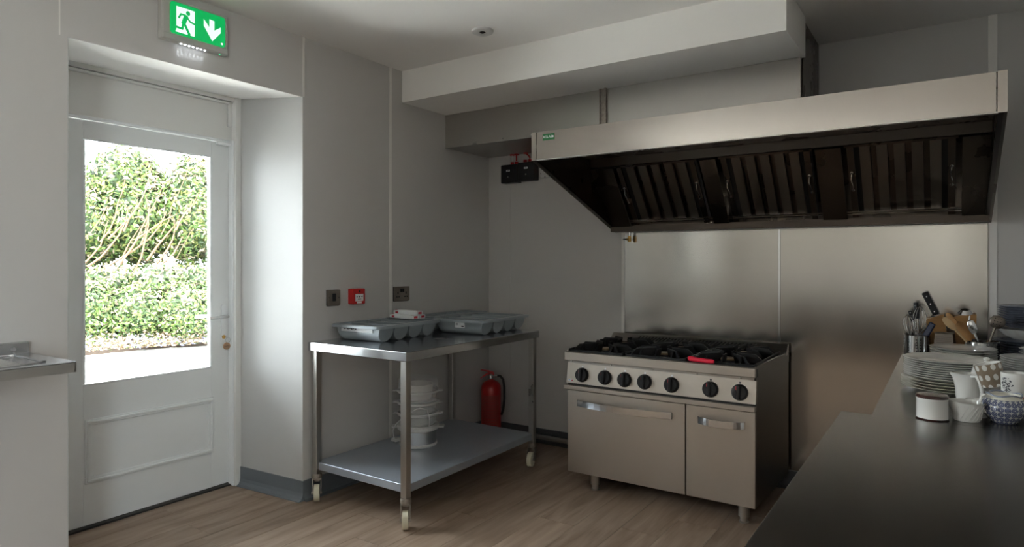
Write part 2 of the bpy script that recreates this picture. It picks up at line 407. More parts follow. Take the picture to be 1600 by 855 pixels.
# skirtings (coved foot)
def cove(h, t=.008, f=.035): return [(0,0),(f,0),(f,.003),(.018,.010),(t+.004,.026),(t,.045),(t,h),(0,h)]
bm = nb(); prism(bm, [(a, b) for a, b in cove(.118)], Y1, -.01, 'y')
struct('baseboard_left', bm, 'skirt')
bm = nb(); prism(bm, [(-a, b) for a, b in cove(.118, .006)], -.575, .008, 'x')
bm.transform(Matrix.Translation((0,Y1-.001,0)) @ Matrix(((0,1,0,0),(0,0,0,0),(0,0,1,0),(0,0,0,1))) if False else Matrix.Identity(4))
for v in bm.verts: v.co.y += Y1-.001 + (v.co.x)*.072
struct('baseboard_reveal', bm, 'skirt')
bm = nb(); prism(bm, [(-a, b) for a, b in cove(.105, .012, .05)], 0, 2.95, 'x'); o = struct('baseboard_back', bm, 'skirt_dark')
bm = nb(); box(bm, .02, 1.2, -.055, -.013, .03, .062, bev=.008)
tag(center(obj('floor_pipe', bm, 'steel_worn')), 'dull metal pipe run along the skirting behind the table', 'pipe')
struct('baseboard_near', prism(nb(), [(a, b) for a, b in cove(.118)], YB, Y0, 'y'), 'skirt')
# bulkhead over the hood
bm = nb(); box(bm, 0, 2.526, -1.033, -.53, 2.536, H)
struct('trim_1', bm, 'bulk')['label'] = 'white boxed bulkhead hanging below the ceiling'

# window over the sink run (outside the frame, daylight source)
bm = nb()
for a, b, c, d in ((WY0, WY1, WZ0, WZ0+.05),(WY0, WY1, WZ1-.05, WZ1),(WY0, WY0+.05, WZ0, WZ1),(WY1-.05, WY1, WZ0, WZ1),((WY0+WY1)/2-.025,(WY0+WY1)/2+.025,WZ0,WZ1)):
    box(bm, -.42, -.36, a, b, c, d)
W1 = struct('window_1', bm, 'frame')
struct('pane', B(-.395, -.39, WY0, WY1, WZ0, WZ1), 'glass', W1)
struct('window_sill', B(-.36, .03, WY0-.02, WY1+.02, WZ0-.03, WZ0, bev=.004), 'reveal', W1)

bm = nb()
for a, b, c, d in ((-6.4,-5.5,.9,.95),(-6.4,-5.5,2.35,2.4),(-6.4,-6.35,.95,2.35),(-5.55,-5.5,.95,2.35)): box(bm, XR+.10, XR+.16, a, b, c, d)
W2 = struct('window_2', bm, 'frame'); struct('pane', B(XR+.125, XR+.13, -6.4, -5.5, .9, 2.4), 'glass', W2)
# added dark base units, unseen behind the camera, to darken the steel's reflections
for k in range(4):
    x0 = 1.1+k*.62
    t = thing('added_cabinet', ('added dark base cabinet, unseen behind the camera, nearest the window wall','added dark base cabinet, unseen behind the camera, second from the window wall','added dark base cabinet, unseen behind the camera, third from the window wall','added dark base cabinet, unseen behind the camera, nearest the right wall')[k], 'cabinet', (x0+.3, YB+.3, 0), 0, 'added unseen cabinets behind the camera')
    obj('body', B(x0, x0+.60, YB+.01, YB+.58, 0, .87, bev=.004), 'cab', t, world=True)
    dr = obj('cabinet_door', B(x0+.01, x0+.59, YB+.58, YB+.60, .10, .85, bev=.003), 'cab', t, world=True)
    obj('handle', B(x0+.50, x0+.52, YB+.60, YB+.63, .60, .78, bev=.004), 'chrome', dr, world=True)

# ------------------------------------------------------------------ exterior door
bm = nb(); XD = -.63
DY0, DY1 = -2.905, -1.953
# frame: jambs, head, transom
box(bm, -.70, -.555, DY1+.004, Y1-.035, 0, 2.46)          # right jamb
box(bm, -.70, -.555, Y0, DY0-.004, 0, 2.46)
box(bm, -.70, -.575, DY0-.004, DY1+.004, 2.432, 2.46); box(bm, -.70, -.60, DY0-.004, DY1+.004, 2.18, 2.27)
box(bm, -.70, -.60, DY0-.004, DY1-.01, 2.27, 2.432)
D1 = struct('door_1', bm, 'frame')
struct('frame_bead', B(-.60, -.578, DY0, DY1, 2.412, 2.428, bev=.004), 'frame', D1)
struct('frame_bead', B(-.60, -.578, DY1-.03, DY1-.004, 2.27, 2.428, bev=.004), 'frame', D1)
struct('weather_strip', B(-.628, -.590, DY0, DY1, 2.176, 2.190, bev=.004), 'pvc', D1, label='bright white strip along the door head')
struct('weather_strip', B(-.628, -.578, DY1-.004, DY1+.016, 0, 2.188, bev=.004), 'pvc', D1)
struct('weather_strip', B(-.628, -.600, DY0-.004, DY0+.006, 0, 2.188, bev=.003), 'pvc', D1)
struct('closer_arm', B(-.61, -.585, DY1-.10, DY1-.01, 2.150, 2.168, bev=.003), 'pvc', D1)
GY0, GY1, GZ0, GZ1 = -2.785, -2.068, .76, 2.076
bm = nb()
box(bm, XD-.045, XD, DY0, GY0, .014, 2.174, bev=.002); box(bm, XD-.045, XD, GY1, DY1, .014, 2.174, bev=.002)
box(bm, XD-.045, XD, GY0, GY1, GZ1, 2.174); box(bm, XD-.045, XD, GY0, GY1, .014, GZ0)
leaf = struct('door_leaf', bm, 'door', D1)
def bead(bm, a, y0, y1, z0, z1, wd):
    box(bm, XD-.002, XD+a, y0, y1, z1-wd, z1, bev=.003); box(bm, XD-.002, XD+a, y0, y1, z0, z0+wd, bev=.003)
    box(bm, XD-.002, XD+a, y0, y0+wd, z0+wd, z1-wd, bev=.003); box(bm, XD-.002, XD+a, y1-wd, y1, z0+wd, z1-wd, bev=.003)
bm = nb(); bead(bm, .010, -2.780, -2.057, .233, .577, .034); bead(bm, .018, -2.772, -2.065, .241, .569, .014)
struct('panel_moulding', bm, 'door', leaf)
bm = nb(); bead(bm, .004, GY0-.004, GY1+.004, GZ0-.004, GZ1+.004, .012); struct('glazing_bead', bm, 'pvc', leaf)
struct('pane', B(XD-.027, XD-.021, GY0, GY1, GZ0, GZ1), 'glass', leaf)
struct('threshold', B(-.70, -.60, DY0-.004, DY1+.004, 0, .010), 'shadowgap', D1)
# handle set
hy = -1.990
bm = nb(); prism(bm, rrect(hy-.016, hy+.016, .885, 1.150, .015), XD, XD+.010, 'x'); hb = struct('handle_plate', bm, 'pvc', leaf)
bm = nb(); cyl(bm, (XD+.008,hy,1.075),(XD+.05,hy,1.075),.010); tube(bm, [(XD+.048,hy+.006,1.075),(XD+.052,hy-.03,1.074),(XD+.052,hy-.07,1.072),(XD+.046,hy-.115,1.070)], .010, rs=[.011,.011,.010,.009])
struct('door_handle', bm, 'chrome', leaf, smooth=True)
bm = nb(); box(bm, XD-.10, XD-.09, hy-.13, hy+.01, 1.065, 1.085, bev=.004); box(bm, XD-.09, XD-.045, hy-.008, hy+.008, 1.067, 1.083)
struct('door_handle', bm, 'pvc', leaf)
bm = nb(); cyl(bm, (XD+.010,hy-.002,.945),(XD+.016,hy-.002,.945),.012); struct('lock_cylinder', bm, 'brass', leaf)
bm = nb(); box(bm, XD+.016, XD+.034, hy-.003, hy, .935, .955)
tube(bm, arc(lambda a: (XD+.036, hy+.010+.016*math.cos(a), .925+.018*math.sin(a)), 0, 2*PI, 14), .0015, seg=5)
KT = thing('key_ring', 'keys with a round wooden tag hanging in the door lock', 'keys', (XD+.036, hy, .89))
obj('key', bm, 'chrome', KT, world=True)
bm = nb(); cyl(bm, (XD+.030,hy+.004,.888),(XD+.036,hy+.004,.888),.023, seg=24); obj('wooden_tag', bm, 'glassdark', KT, world=True)
text('tag_print', 'Kitchen', .011, 'ink', KT, T((XD+.0365,hy+.004,.888)) @ FACE_X, .0003)

# ------------------------------------------------------------------ exit sign
SG = thing('exit_sign', 'lit green emergency exit sign with running figure and down arrow above the door', 'sign', (0,-2.55,2.498))
SY0, SY1, SZ0, SZ1 = -2.722, -2.377, 2.499, 2.705
obj('housing', B(.001, .040, SY0, SY1, SZ0, SZ1, bev=.006, seg=2), 'sign_body', SG, world=True)
bm = nb(); fw = .012
for a, b, c, d in ((SY0+.004,SY1-.004,SZ0+.004,SZ0+.03),(SY0+.004,SY1-.004,SZ1-.012,SZ1-.004),(SY0+.004,SY0+.034,SZ0+.03,SZ1-.012),(SY1-.018,SY1-.004,SZ0+.03,SZ1-.012)):
    box(bm, .040, .045, a, b, c, d, bev=.002)
obj('front_frame', bm, 'sign_body', SG, world=True)
GPY0, GPY1, GPZ0, GPZ1 = -2.683, -2.397, 2.535, 2.690
bm = nb(); prism(bm, rrect(GPY0, GPY1, GPZ0, GPZ1, .016), .041, .0465, 'x'); obj('green_panel', bm, 'sign_green', SG, world=True)
# pictogram in panel units: origin top-left, u right 0..1, v down 0..1 (measured on the sign)
def S(u, v): return (GPY0+u*(GPY1-GPY0), GPZ1-v*(GPZ1-GPZ0))
bm = nb(); prism(bm, [S(.10,.115),S(.425,.115),S(.425,.93),S(.085,.93),S(.10,.87)], .0466, .0472, 'x'); obj('door_symbol', bm, 'sign_white', SG, world=True)
def limb(bm, pts, w_, x0=.0474, x1=.0480):
    for (a, b) in zip(pts, pts[1:]):
        pa = Vector(S(*a)); pb = Vector(S(*b)); d = (pb-pa).normalized(); n = Vector((-d.y, d.x))*w_/2
        e = d*w_*.25
        prism(bm, [tuple(pa-e+n), tuple(pb+e+n), tuple(pb+e-n), tuple(pa-e-n)], x0, x1, 'x'); x0 += .00005; x1 += .00005
bm = nb(); prism(bm, [tuple(Vector(S(.305,.245))+Vector((.0105*math.cos(i*PI/8), .0115*math.sin(i*PI/8)))) for i in range(16)], .0474, .048, 'x')
limb(bm, [(.27,.36),(.225,.60)], .021); limb(bm, [(.27,.34),(.18,.335),(.14,.47)], .0085); limb(bm, [(.27,.36),(.345,.50),(.43,.535)], .0085)
limb(bm, [(.235,.60),(.325,.90)], .0125); limb(bm, [(.215,.60),(.205,.79),(.03,.775)], .0105); limb(bm, [(.335,.90),(.30,.95)], .009)
obj('running_figure', bm, 'sign_green', SG, world=True)
bm = nb(); prism(bm, [S(.695,.20),S(.79,.22),S(.79,.53),S(.91,.36),S(.91,.55),S(.75,.90),S(.59,.47),S(.59,.25),S(.695,.47)], .0466, .0472, 'x'); obj('arrow_symbol', bm, 'sign_white', SG, world=True)
bm = nb(); prism(bm, [S(.915,.86),S(.955,.86),S(.955,.93),S(.915,.93)], .0466, .0470, 'x'); obj('maker_mark', bm, 'sign_white', SG, world=True)
bm = nb()
for i in range(7): lathe(bm, [(0,-.004),(.004,-.003),(.004,.002)], (.030,-2.622+i*.0205,SZ0-.0005), 8)
obj('led_row', bm, 'led', SG, world=True)
bm = nb(); lathe(bm, [(0,-.003),(.003,-.002),(.003,.002)], (.033,-2.42,SZ0), 8); obj('status_led', bm, 'green_led', SG, world=True)
for i in range(7):
    d = bpy.data.lights.new('sign_led', 'SPOT'); d.energy = .03; d.spot_size = math.radians(30); d.spot_blend = .6; d.shadow_soft_size = .002; d.color = (.85,.93,1)
    o = bpy.data.objects.new('sign_led', d); COL.objects.link(o); o.parent = SG; o.location = Vector((.014, -2.622+i*.0205, SZ0-.006)) - SG.location
    o.rotation_euler = Vector((-.33,0,-1)).to_track_quat('-Z','Y').to_euler()

# ceiling fitting
DL = thing('ceiling_sensor', 'small round white recessed fitting in the ceiling', 'ceiling light', (.944,-1.356,H-.006))
obj('bezel', lathe(nb(), [(.018,-.004),(.052,-.009),(.062,-.004),(.064,.006)], (0,0,0), 32), 'white', DL, smooth=True)
obj('lens', lathe(nb(), [(0,-.009),(.010,-.008),(.018,-.003),(.019,.003)], (0,0,0), 24), 'shadowgap', DL, smooth=True)

# ------------------------------------------------------------------ wall fittings on the left wall
def wall_plate(name, label, cat, y, z, wy, hz, m_):
    t = thing(name, label, cat, (0,y,z-hz/2))
    obj('back_box', prism(nb(), rrect(y-wy/2-.001, y+wy/2-.003, z-hz/2-.003, z+hz/2, .006, 3), .0005, .008, 'x'), 'black', t, world=True)
    obj('faceplate', prism(nb(), rrect(y-wy/2, y+wy/2, z-hz/2, z+hz/2, .006, 3), .008, .0125, 'x'), m_, t, world=True)
    return t
t = wall_plate('light_switch', 'square bronze wall switch left of the red fire alarm call point', 'switch', -1.648, 1.197, .100, .098, 'bronze')
bm = nb(); box(bm, .0125, .017, -1.662, -1.634, 1.175, 1.222, bev=.002); obj('rocker', bm, 'black', t, world=True)
for s in (-1,1): obj('screw', cyl(nb(), (.0125,-1.648+s*.038,1.197),(.0135,-1.648+s*.038,1.197),.0035, 8), 'chrome', t, world=True)
t = thing('fire_call_point', 'red break glass fire alarm call point on left wall', 'fire alarm', (0,-1.475,1.148))
obj('housing', B(.0005, .050, -1.527, -1.423, 1.148, 1.248, bev=.006, seg=2), 'red_plastic', t, world=True)
obj('glass_plate', B(.050, .052, -1.508, -1.442, 1.168, 1.213), 'label', t, world=True)
obj('key_slot', B(.050, .0515, -1.480, -1.466, 1.224, 1.236), 'black', t, world=True)
bm = nb()
for s in (-1, 0, 1):
    c = -1.475+s*.018; k = (c-.006, c+.006) if s < 0 else (c+.006, c-.006)
    if s: prism(bm, [(k[0],1.200),(k[1],1.196),(k[0],1.192)], .0522, .0528, 'x'); box(bm, .0522, .0528, min(k[0],c+s*.009), max(k[0],c+s*.009), 1.195, 1.197)
    else: prism(bm, [(c+.005*math.cos(i*PI/4), 1.196+.005*math.sin(i*PI/4)) for i in range(8)], .0522, .0528, 'x')
box(bm, .0522, .0526, -1.49, -1.46, 1.180, 1.183)
obj('arrow_print', bm, 'ink', t, world=True)
obj('sticker', B(.050, .0516, -1.495, -1.455, 1.153, 1.166), 'label', t, world=True)
t = wall_plate('double_socket', 'bronze double plug socket on left wall above the trays', 'socket', -1.046, 1.197, .152, .100, 'bronze')
for s in (-1, 1):
    c = -1.046+s*.040
    for q in (( -.004,.004,1.195,1.211),(-.015,-.006,1.172,1.180),(.006,.015,1.172,1.180)): obj('pin_hole', B(.0125, .0135, c+q[0], c+q[1], q[2], q[3]), 'black', t, world=True)
for s in (-1, 1): obj('rocker', B(.0125, .017, -1.046+s*.010-.008, -1.046+s*.010+.008, 1.208, 1.232, bev=.002), 'black', t, world=True)

# ------------------------------------------------------------------ electrical gear on the back wall
t = thing('isolator_box', 'left of the two black isolator boxes on back wall, with red glands', 'electrical box', (.245,0,2.052))
def isob(t, x0, x1, z0, z1, lx, lz, cab):
    obj('cover', B(x0, x1, -.075, -.001, z0, z1, bev=.008, seg=2), 'black', t, world=True)
    obj('label_strip', B(lx-.017, lx+.017, -.0762, -.075, lz-.007, lz+.007), 'label', t, world=True)
    bm = nb(); box(bm, lx-.011, lx+.011, -.0768, -.0762, lz-.0025, lz+.0025); obj('label_print', bm, 'ink', t, world=True)
    bm = nb(); cyl(bm, (lx,-.0750,lz-.050),(lx,-.0775,lz-.050),.006, 10); obj('knob', bm, 'chrome', t, world=True)
    for gx in cab:
        bm = nb(); cyl(bm, (gx,-.038,z1-.002),(gx,-.038,z1+.022),.015, 10); obj('cable_gland', bm, 'gland', t, world=True)
isob(t, .172, .330, 2.052, 2.200, .245, 2.150, (.262,.302))
t2 = thing('isolator_box', 'right of the two black isolator boxes, next to white switch', 'electrical box', (.41,0,2.062))
isob(t2, .334, .492, 2.060, 2.208, .415, 2.160, (.385,.432))
def cable(lbl, pts, m_, r=.006):
    c = thing('fire_cable', lbl, 'cable', pts[-1]); obj('sheath', tube(nb(), pts, r), m_, c, world=True, smooth=True)
    bm = nb(); cyl(bm, (pts[-1][0],pts[-1][1],2.274),(pts[-1][0],pts[-1][1],2.2835),.020, 12); obj('grommet', bm, 'gland', c, world=True)
cable('straight red cable rising from left black isolator box into the duct', [(.302,-.038,2.228),(.303,-.040,2.25),(.303,-.040,2.281)], 'gland')
cable('pale cable rising from left black isolator box into the duct', [(.262,-.038,2.228),(.262,-.040,2.25),(.262,-.040,2.281)], 'white', .004)
cable('red cable slanting up from the right isolator box', [(.432,-.038,2.236),(.425,-.042,2.255),(.405,-.050,2.275),(.400,-.052,2.281)], 'gland')
t = thing('fused_switch', 'white fused spur with glowing red light beside black isolator box', 'switch', (.545,0,2.075))
obj('faceplate', B(.503, .588, -.012, -.001, 2.076, 2.162, bev=.003), 'white', t, world=True)
obj('neon', B(.548, .562, -.0145, -.012, 2.143, 2.153), 'black_led', t, world=True)
bm = nb(); box(bm, .512, .517, -.0128, -.012, 2.110, 2.120); box(bm, .545, .560, -.0128, -.012, 2.084, 2.087); obj('marking', bm, 'ink', t, world=True)
t = thing('control_unit', 'white control plate with blue lettering behind the hood corner', 'switch', (.64,0,2.075))
obj('faceplate', B(.594, .690, -.014, -.001, 2.074, 2.160, bev=.003), 'white', t, world=True)
bm = nb(); box(bm, .605, .68, -.0146, -.014, 2.082, 2.089); obj('blue_stripe', bm, 'blueink', t, world=True)

# ------------------------------------------------------------------ duct
DU = thing('extract_duct', 'steel extract duct casing under the white bulkhead, above the hood', 'duct', (1.26,0,2.28))
obj('front_panel', B(.003, 1.310, -.565, -.553, 2.290, 2.533), 'steel_worn', DU, world=True)
obj('front_panel', B(1.352, 2.508, -.565, -.553, 2.290, 2.533), 'steel_worn', DU, world=True)
obj('base_panel', B(.003, 2.508, -.560, -.008, 2.284, 2.290), 'steel_worn', DU, world=True)
obj('end_panel', B(2.508, 2.514, -.526, -.008, 2.284, 2.750), 'steel_dark', DU, world=True, label='dark brownish end plate rising to the ceiling')
bm = nb()
prism(bm, [(.003,-.568),(1.308,-.568),(1.308,-.548),(.003,-.548)], 2.282, 2.292, 'z'); obj('edge_trim', bm, 'steel', DU, world=True)
bm = nb(); box(bm, 1.306, 1.316, -.585, -.552, 2.286, 2.535); box(bm, 1.344, 1.354, -.585, -.552, 2.286, 2.535); box(bm, 1.316, 1.344, -.575, -.560, 2.286, 2.535)
obj('flange', bm, 'rust', DU, world=True)
for s in range(5):
    bm = nb(); x = .30+s*.24; cyl(bm, (x,-.572,2.300),(x,-.565,2.300),.005, 8); obj('screw', bm, 'chrome', DU, world=True)

# ------------------------------------------------------------------ extraction hood
HX0, HX1, HYF = 1.150, 3.366, -1.15
HD = thing('extractor_hood', 'long stainless steel extraction canopy on back wall above the cooker', 'extractor hood', (2.26,0,1.63))
def fz(x): return 0
obj('fascia', B(HX0+.034, HX1-.036, HYF, HYF+.003, 2.014, 2.174), 'steel_fascia', HD, world=True)
bm = nb(); box(bm, HX0+.030, HX1-.03, HYF+.001, HYF+.03, 2.010, 2.017); obj('bottom_fold', bm, 'steel', HD, world=True)
sidepoly = [(HYF,2.174),(HYF,2.011),(-.012,1.631),(-.002,1.631),(-.002,2.174)]
for x0, x1 in ((HX0, HX0+.012),(HX1-.012, HX1)):
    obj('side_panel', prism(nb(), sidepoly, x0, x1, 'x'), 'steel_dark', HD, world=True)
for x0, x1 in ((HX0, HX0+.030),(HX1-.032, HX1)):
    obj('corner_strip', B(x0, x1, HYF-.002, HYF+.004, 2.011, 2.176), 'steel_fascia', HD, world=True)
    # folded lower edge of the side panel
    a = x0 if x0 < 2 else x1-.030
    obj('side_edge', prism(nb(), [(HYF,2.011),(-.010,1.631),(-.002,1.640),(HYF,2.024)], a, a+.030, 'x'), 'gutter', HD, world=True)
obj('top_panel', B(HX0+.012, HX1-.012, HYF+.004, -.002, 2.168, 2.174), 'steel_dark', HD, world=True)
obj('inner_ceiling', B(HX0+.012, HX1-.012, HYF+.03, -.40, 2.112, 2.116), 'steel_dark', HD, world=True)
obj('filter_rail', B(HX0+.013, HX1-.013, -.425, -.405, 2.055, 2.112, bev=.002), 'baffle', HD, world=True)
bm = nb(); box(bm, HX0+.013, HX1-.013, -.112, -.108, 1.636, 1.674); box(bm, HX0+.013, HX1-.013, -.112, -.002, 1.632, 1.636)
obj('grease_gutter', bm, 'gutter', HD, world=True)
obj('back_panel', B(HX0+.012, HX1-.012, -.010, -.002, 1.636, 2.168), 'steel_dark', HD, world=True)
# slanted filter plane: s down the slope, n out into the room
d_ = Vector((0,.32,-.38)).normalized(); n_ = Vector((0,-.38,-.32)).normalized()
FM = Matrix(((1,0,0,0),(0,d_.y,n_.y,-.42),(0,d_.z,n_.z,2.055),(0,0,0,1)))
LS = .497
obj('gutter_lip', B(HX0+.02, HX1-.02, LS-.056, LS-.050, .004, .012, mx=FM), 'chrome', HD, world=True)
obj('gutter_lip', B(HX0+.02, HX1-.02, LS-.040, LS-.033, .004, .012, mx=FM), 'chrome', HD, world=True)
def blank(x0, x1): obj('blanking_plate', B(x0, x1, .004, LS-.004, .010, .018, bev=.002, mx=FM), 'steel_dark', HD, world=True)
for a, b in ((1.166,1.325),(1.905,2.005),(2.555,2.685),(3.232,3.352)): blank(a, b)
for fi, (a, b) in enumerate(((1.337,1.885),(2.020,2.540),(2.700,3.216))):
    bm = nb(); sb = .045
    box(bm, a+.012, a+sb, 0, LS-.01, -.002, .010, mx=FM); box(bm, b-sb, b-.012, 0, LS-.01, -.002, .010, mx=FM)
    box(bm, a, b, 0, .012, -.004, .010, mx=FM); box(bm, a+.012, b-.012, LS-.045, LS-.034, -.004, .008, mx=FM)
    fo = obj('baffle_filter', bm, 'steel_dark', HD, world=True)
    obj('filter_back', B(a+.01, b-.01, .004, LS-.02, -.045, -.040, mx=FM), 'shadowgap', fo, world=True)
    n = 5; w0 = a+sb+.012; pitch = (b-sb-.012-w0)/n
    for k in range(n):
        c = w0+pitch*(k+.5)
        bm = nb(); hw = pitch*.31
        box(bm, c-hw, c+hw, .006, LS-.03, -.004, .000, mx=FM)
        box(bm, c-hw, c-hw+.003, .006, LS-.03, -.022, -.004, mx=FM); box(bm, c+hw-.003, c+hw, .006, LS-.03, -.022, -.004, mx=FM)
        obj('baffle', bm, 'baffle', fo, world=True)
        if k < n-1:
            bm = nb(); box(bm, c+pitch/2-.022, c+pitch/2+.022, .006, LS-.03, -.036, -.033, mx=FM); obj('rear_baffle', bm, 'steel_dark', fo, world=True)
    for hx in (a+.028, b-.028):
        bm = nb(); tube(bm, [FM @ Vector(p) for p in ((hx,.17,.008),(hx,.175,.022),(hx-.004,.21,.030),(hx+.004,.25,.030),(hx,.285,.022),(hx,.29,.008))], .0035, 6)
        for s_ in (.172, .288): lathe(bm, [(0,-.003),(.009,0),(.009,.004),(0,.006)], seg=8, mx=FM @ T((hx,s_,.012)))
        obj('wire_handle', bm, 'chrome', fo, world=True, smooth=True)
lb = obj('name_label', B(1.226, 1.304, HYF-.0012, HYF, 2.122, 2.158), mat('x', (0,.1,.03)).name and 'label', HD, world=True)
M['green_label'] = mat('green_label', (.015,.16,.045), .4); lb.data.materials[0] = M['green_label']
text('label_lettering', 'ATLAS', .021, 'label', lb, T((1.258,HYF-.0016,2.140)) @ FACE_Y, .0003)
bm = nb(); cyl(bm, (1.293,HYF-.0012,2.140),(1.293,HYF-.0020,2.140),.006, 12); obj('label_mark', bm, 'label', lb, world=True)
DV = thing('drain_cock', 'small brass drain tap hanging under the left end of hood', 'tap', (1.285,-.055,1.565))
bm = nb(); cyl(bm, (1.285,-.055,1.60),(1.285,-.055,1.633),.009); obj('stem', bm, 'chrome', DV, world=True, smooth=True)
bm = nb(); cyl(bm, (1.285,-.055,1.562),(1.285,-.055,1.603),.012); cyl(bm, (1.285,-.055,1.580),(1.270,-.075,1.580),.008); obj('body', bm, 'brass', DV, world=True, smooth=True)
bm = nb(); box(bm, 1.245, 1.274, -.085, -.070, 1.577, 1.584, bev=.002); obj('lever', bm, 'black', DV, world=True)

# splashback
SB = thing('splashback', 'tall brushed steel splashback of two sheets behind the cooker', 'splashback', (2.28,0,.11))
obj('sheet', B(1.228, 2.280, -.008, -.0035, .11, 1.628), 'steel_splash', SB, world=True)
obj('sheet', B(2.290, 3.350, -.008, -.0035, .11, 1.628), 'steel_splash', SB, world=True)
obj('joint_cover', B(2.278, 2.292, -.012, -.008, .11, 1.628, bev=.001), 'chrome', SB, world=True)
bm = nb(); box(bm, 1.222, 1.229, -.011, -.0035, .11, 1.628); obj('edge_trim', bm, 'steel', SB, world=True)

# ------------------------------------------------------------------ range cooker
CK = thing('range_cooker', 'stainless steel six burner range cooker with two oven doors and black knobs', 'cooker', (1.74,-.42,0))
CX0, CX1, CYF = 1.178, 2.320, -.770
def ck(name, bm, m_, parent=None, **k): return obj(name, bm, m_, parent or CK, world=True, **k)
ck('carcass', B(CX0+.004, CX1-.004, -.748, -.055, .097, .800), 'shadowgap')
ck('side_panel', B(CX0, CX0+.004, -.745, -.050, .097, .80), 'steel_h'); ck('side_panel', prism(nb(), [(CX1-.004,-.745),(CX1,-.745),(CX1+.028,-.050),(CX1+.02,-.050)], .097, .797, 'z'), 'steel_side_shaded')
ck('hob_tray', B(1.157, 2.321, -.745, -.052, .796, .842, bev=.002), 'enamel')
ck('front_rail', B(1.155, 2.320, CYF, -.735, .797, .850, bev=.003), 'steel_h')
ck('side_rail', prism(nb(), [(2.308,-.735),(2.320,-.735),(2.350,-.05),(2.336,-.05)], .797, .856, 'z'), 'steel_side_shaded'); ck('side_rail', B(1.155, 1.165, -.735, -.05, .797, .856), 'steel_h')
ck('recess_strip', B(1.175, 2.31, -.752, -.738, .780, .797), 'steel')
for x in (1.20, 1.47, 1.74, 2.0, 2.24):
    bm = nb(); lathe(bm, [(0,0),(.006,0),(.004,.004),(0,.005)], seg=10, mx=T((x,-.752,.788)) @ Matrix.Rotation(PI/2,4,'X')); ck('screw', bm, 'chrome', smooth=True)
# control panel slants outwards at its foot
pan = ck('control_panel', prism(nb(), [(-.754,.780),(-.774,.657),(-.740,.657),(-.735,.780)], 1.172, 2.322, 'x'), 'steel_h')
tilt = math.atan2(.02, .123)
for i, x in enumerate((1.279, 1.435, 1.565, 1.692, 1.856, 2.079, 2.238)):
    KM = T((x,-.7655,.712)) @ Matrix.Rotation(-tilt,4,'X') @ Matrix.Rotation(PI/2,4,'X')
    kb = ck('knob', lathe(nb(), [(0,.0),(.045,0),(.045,.004),(.041,.018),(.037,.023),(0,.023)], seg=28, mx=KM), 'black', pan, smooth=True)
    obj('grip', B(-.010, .010, -.039, .039, .020, .040, bev=.005, mx=KM), 'black', pan, world=True)
    obj('pointer_mark', B(-.0015, .0015, .012, .030, .036, .0366, mx=KM @ T((-.015,0,-.0125))), 'redink', pan, world=True)
    obj('dial_print', B(-.005, .005, .047, .057, .0, .0012, mx=KM), 'label' if i < 5 else 'ink', pan, world=True)
ck('lower_gap', B(1.176, 2.318, -.760, -.74, .640, .660), 'shadowgap')
ck('lower_rail', B(1.155, 2.320, -.783, -.740, .615, .644, bev=.003), 'steel_h')
bdg = obj('maker_badge', lathe(nb(), [(0,0),(.019,0),(.019,.0015),(0,.0015)], seg=20, sy=.45, mx=T((1.203,-.7722,.674)) @ Matrix.Rotation(PI/2-tilt,4,'X')), 'label', pan, world=True)
obj('badge_print', B(1.188, 1.202, -.7750, -.7735, .6725, .6755), 'blueink', bdg, world=True)
obj('badge_print', lathe(nb(), [(0,0),(.005,0),(0,.001)], seg=8, mx=T((1.213,-.7740,.673)) @ Matrix.Rotation(PI/2-tilt,4,'X')), 'redink', bdg, world=True)
def odoor(x0, x1, hx0, hx1, bow):
    d = ck('oven_door', B(x0, x1, CYF, -.748, .097, .611, bev=.003, seg=2), 'steel_h')
    n = 14; zc = .536; hh = .019
    t = nb(); rows = []
    for i in range(n+1):
        u = i/n; x = hx0+(hx1-hx0)*u; y = CYF-.010-bow*math.sin(PI*u)**.8
        zb = zc
        rows.append([t.verts.new((x, y, zb+hh/1.0)), t.verts.new((x, y, zb-hh)), t.verts.new((x, y+.006, zb-hh)), t.verts.new((x, y+.006, zb+hh))])
    for a, b in zip(rows, rows[1:]):
        for k in range(4): t.faces.new((a[k], a[(k+1)%4], b[(k+1)%4], b[k]))
    t.faces.new(rows[0]); t.faces.new(rows[-1][::-1])
    for x in (hx0, hx1): box(t, x-.004 if x == hx1 else x, x+.004 if x == hx0 else x, CYF-.012, CYF+.001, zc-hh, zc+hh)
    obj('door_handle', t, 'chrome', d, world=True, smooth=False)
odoor(CX0, 1.9365, 1.250, 1.862, .045); odoor(1.9435, CX1, 2.012, 2.268, .042)
for x in (1.350, 2.250):
    for y in (-.725, -.12):
        bm = nb(); lathe(bm, [(0,.0),(.026,.0),(.027,.006),(.022,.010),(.022,.030),(.030,.034),(.030,.097),(0,.097)], (x,y,0), 16); ck('leg', bm, 'steel', smooth=True)
# back flue upstand with louvres
ck('flue_upstand', prism(nb(), [(-.135,.842),(-.120,.860),(-.060,.905),(-.050,.908),(-.048,.842)], 1.160, 2.349, 'x'), 'steel_worn')
for k in range(34):
    x = 1.37+k*.0235
    fm = T((x,-.092,.8825)) @ Matrix.Rotation(math.atan2(.045,.06),4,'X') @ Matrix.Rotation(-.6,4,'Z')
    ck('louvre_slot', B(-.004, .004, -.022, .022, -.001, .0018, mx=fm), 'shadowgap')
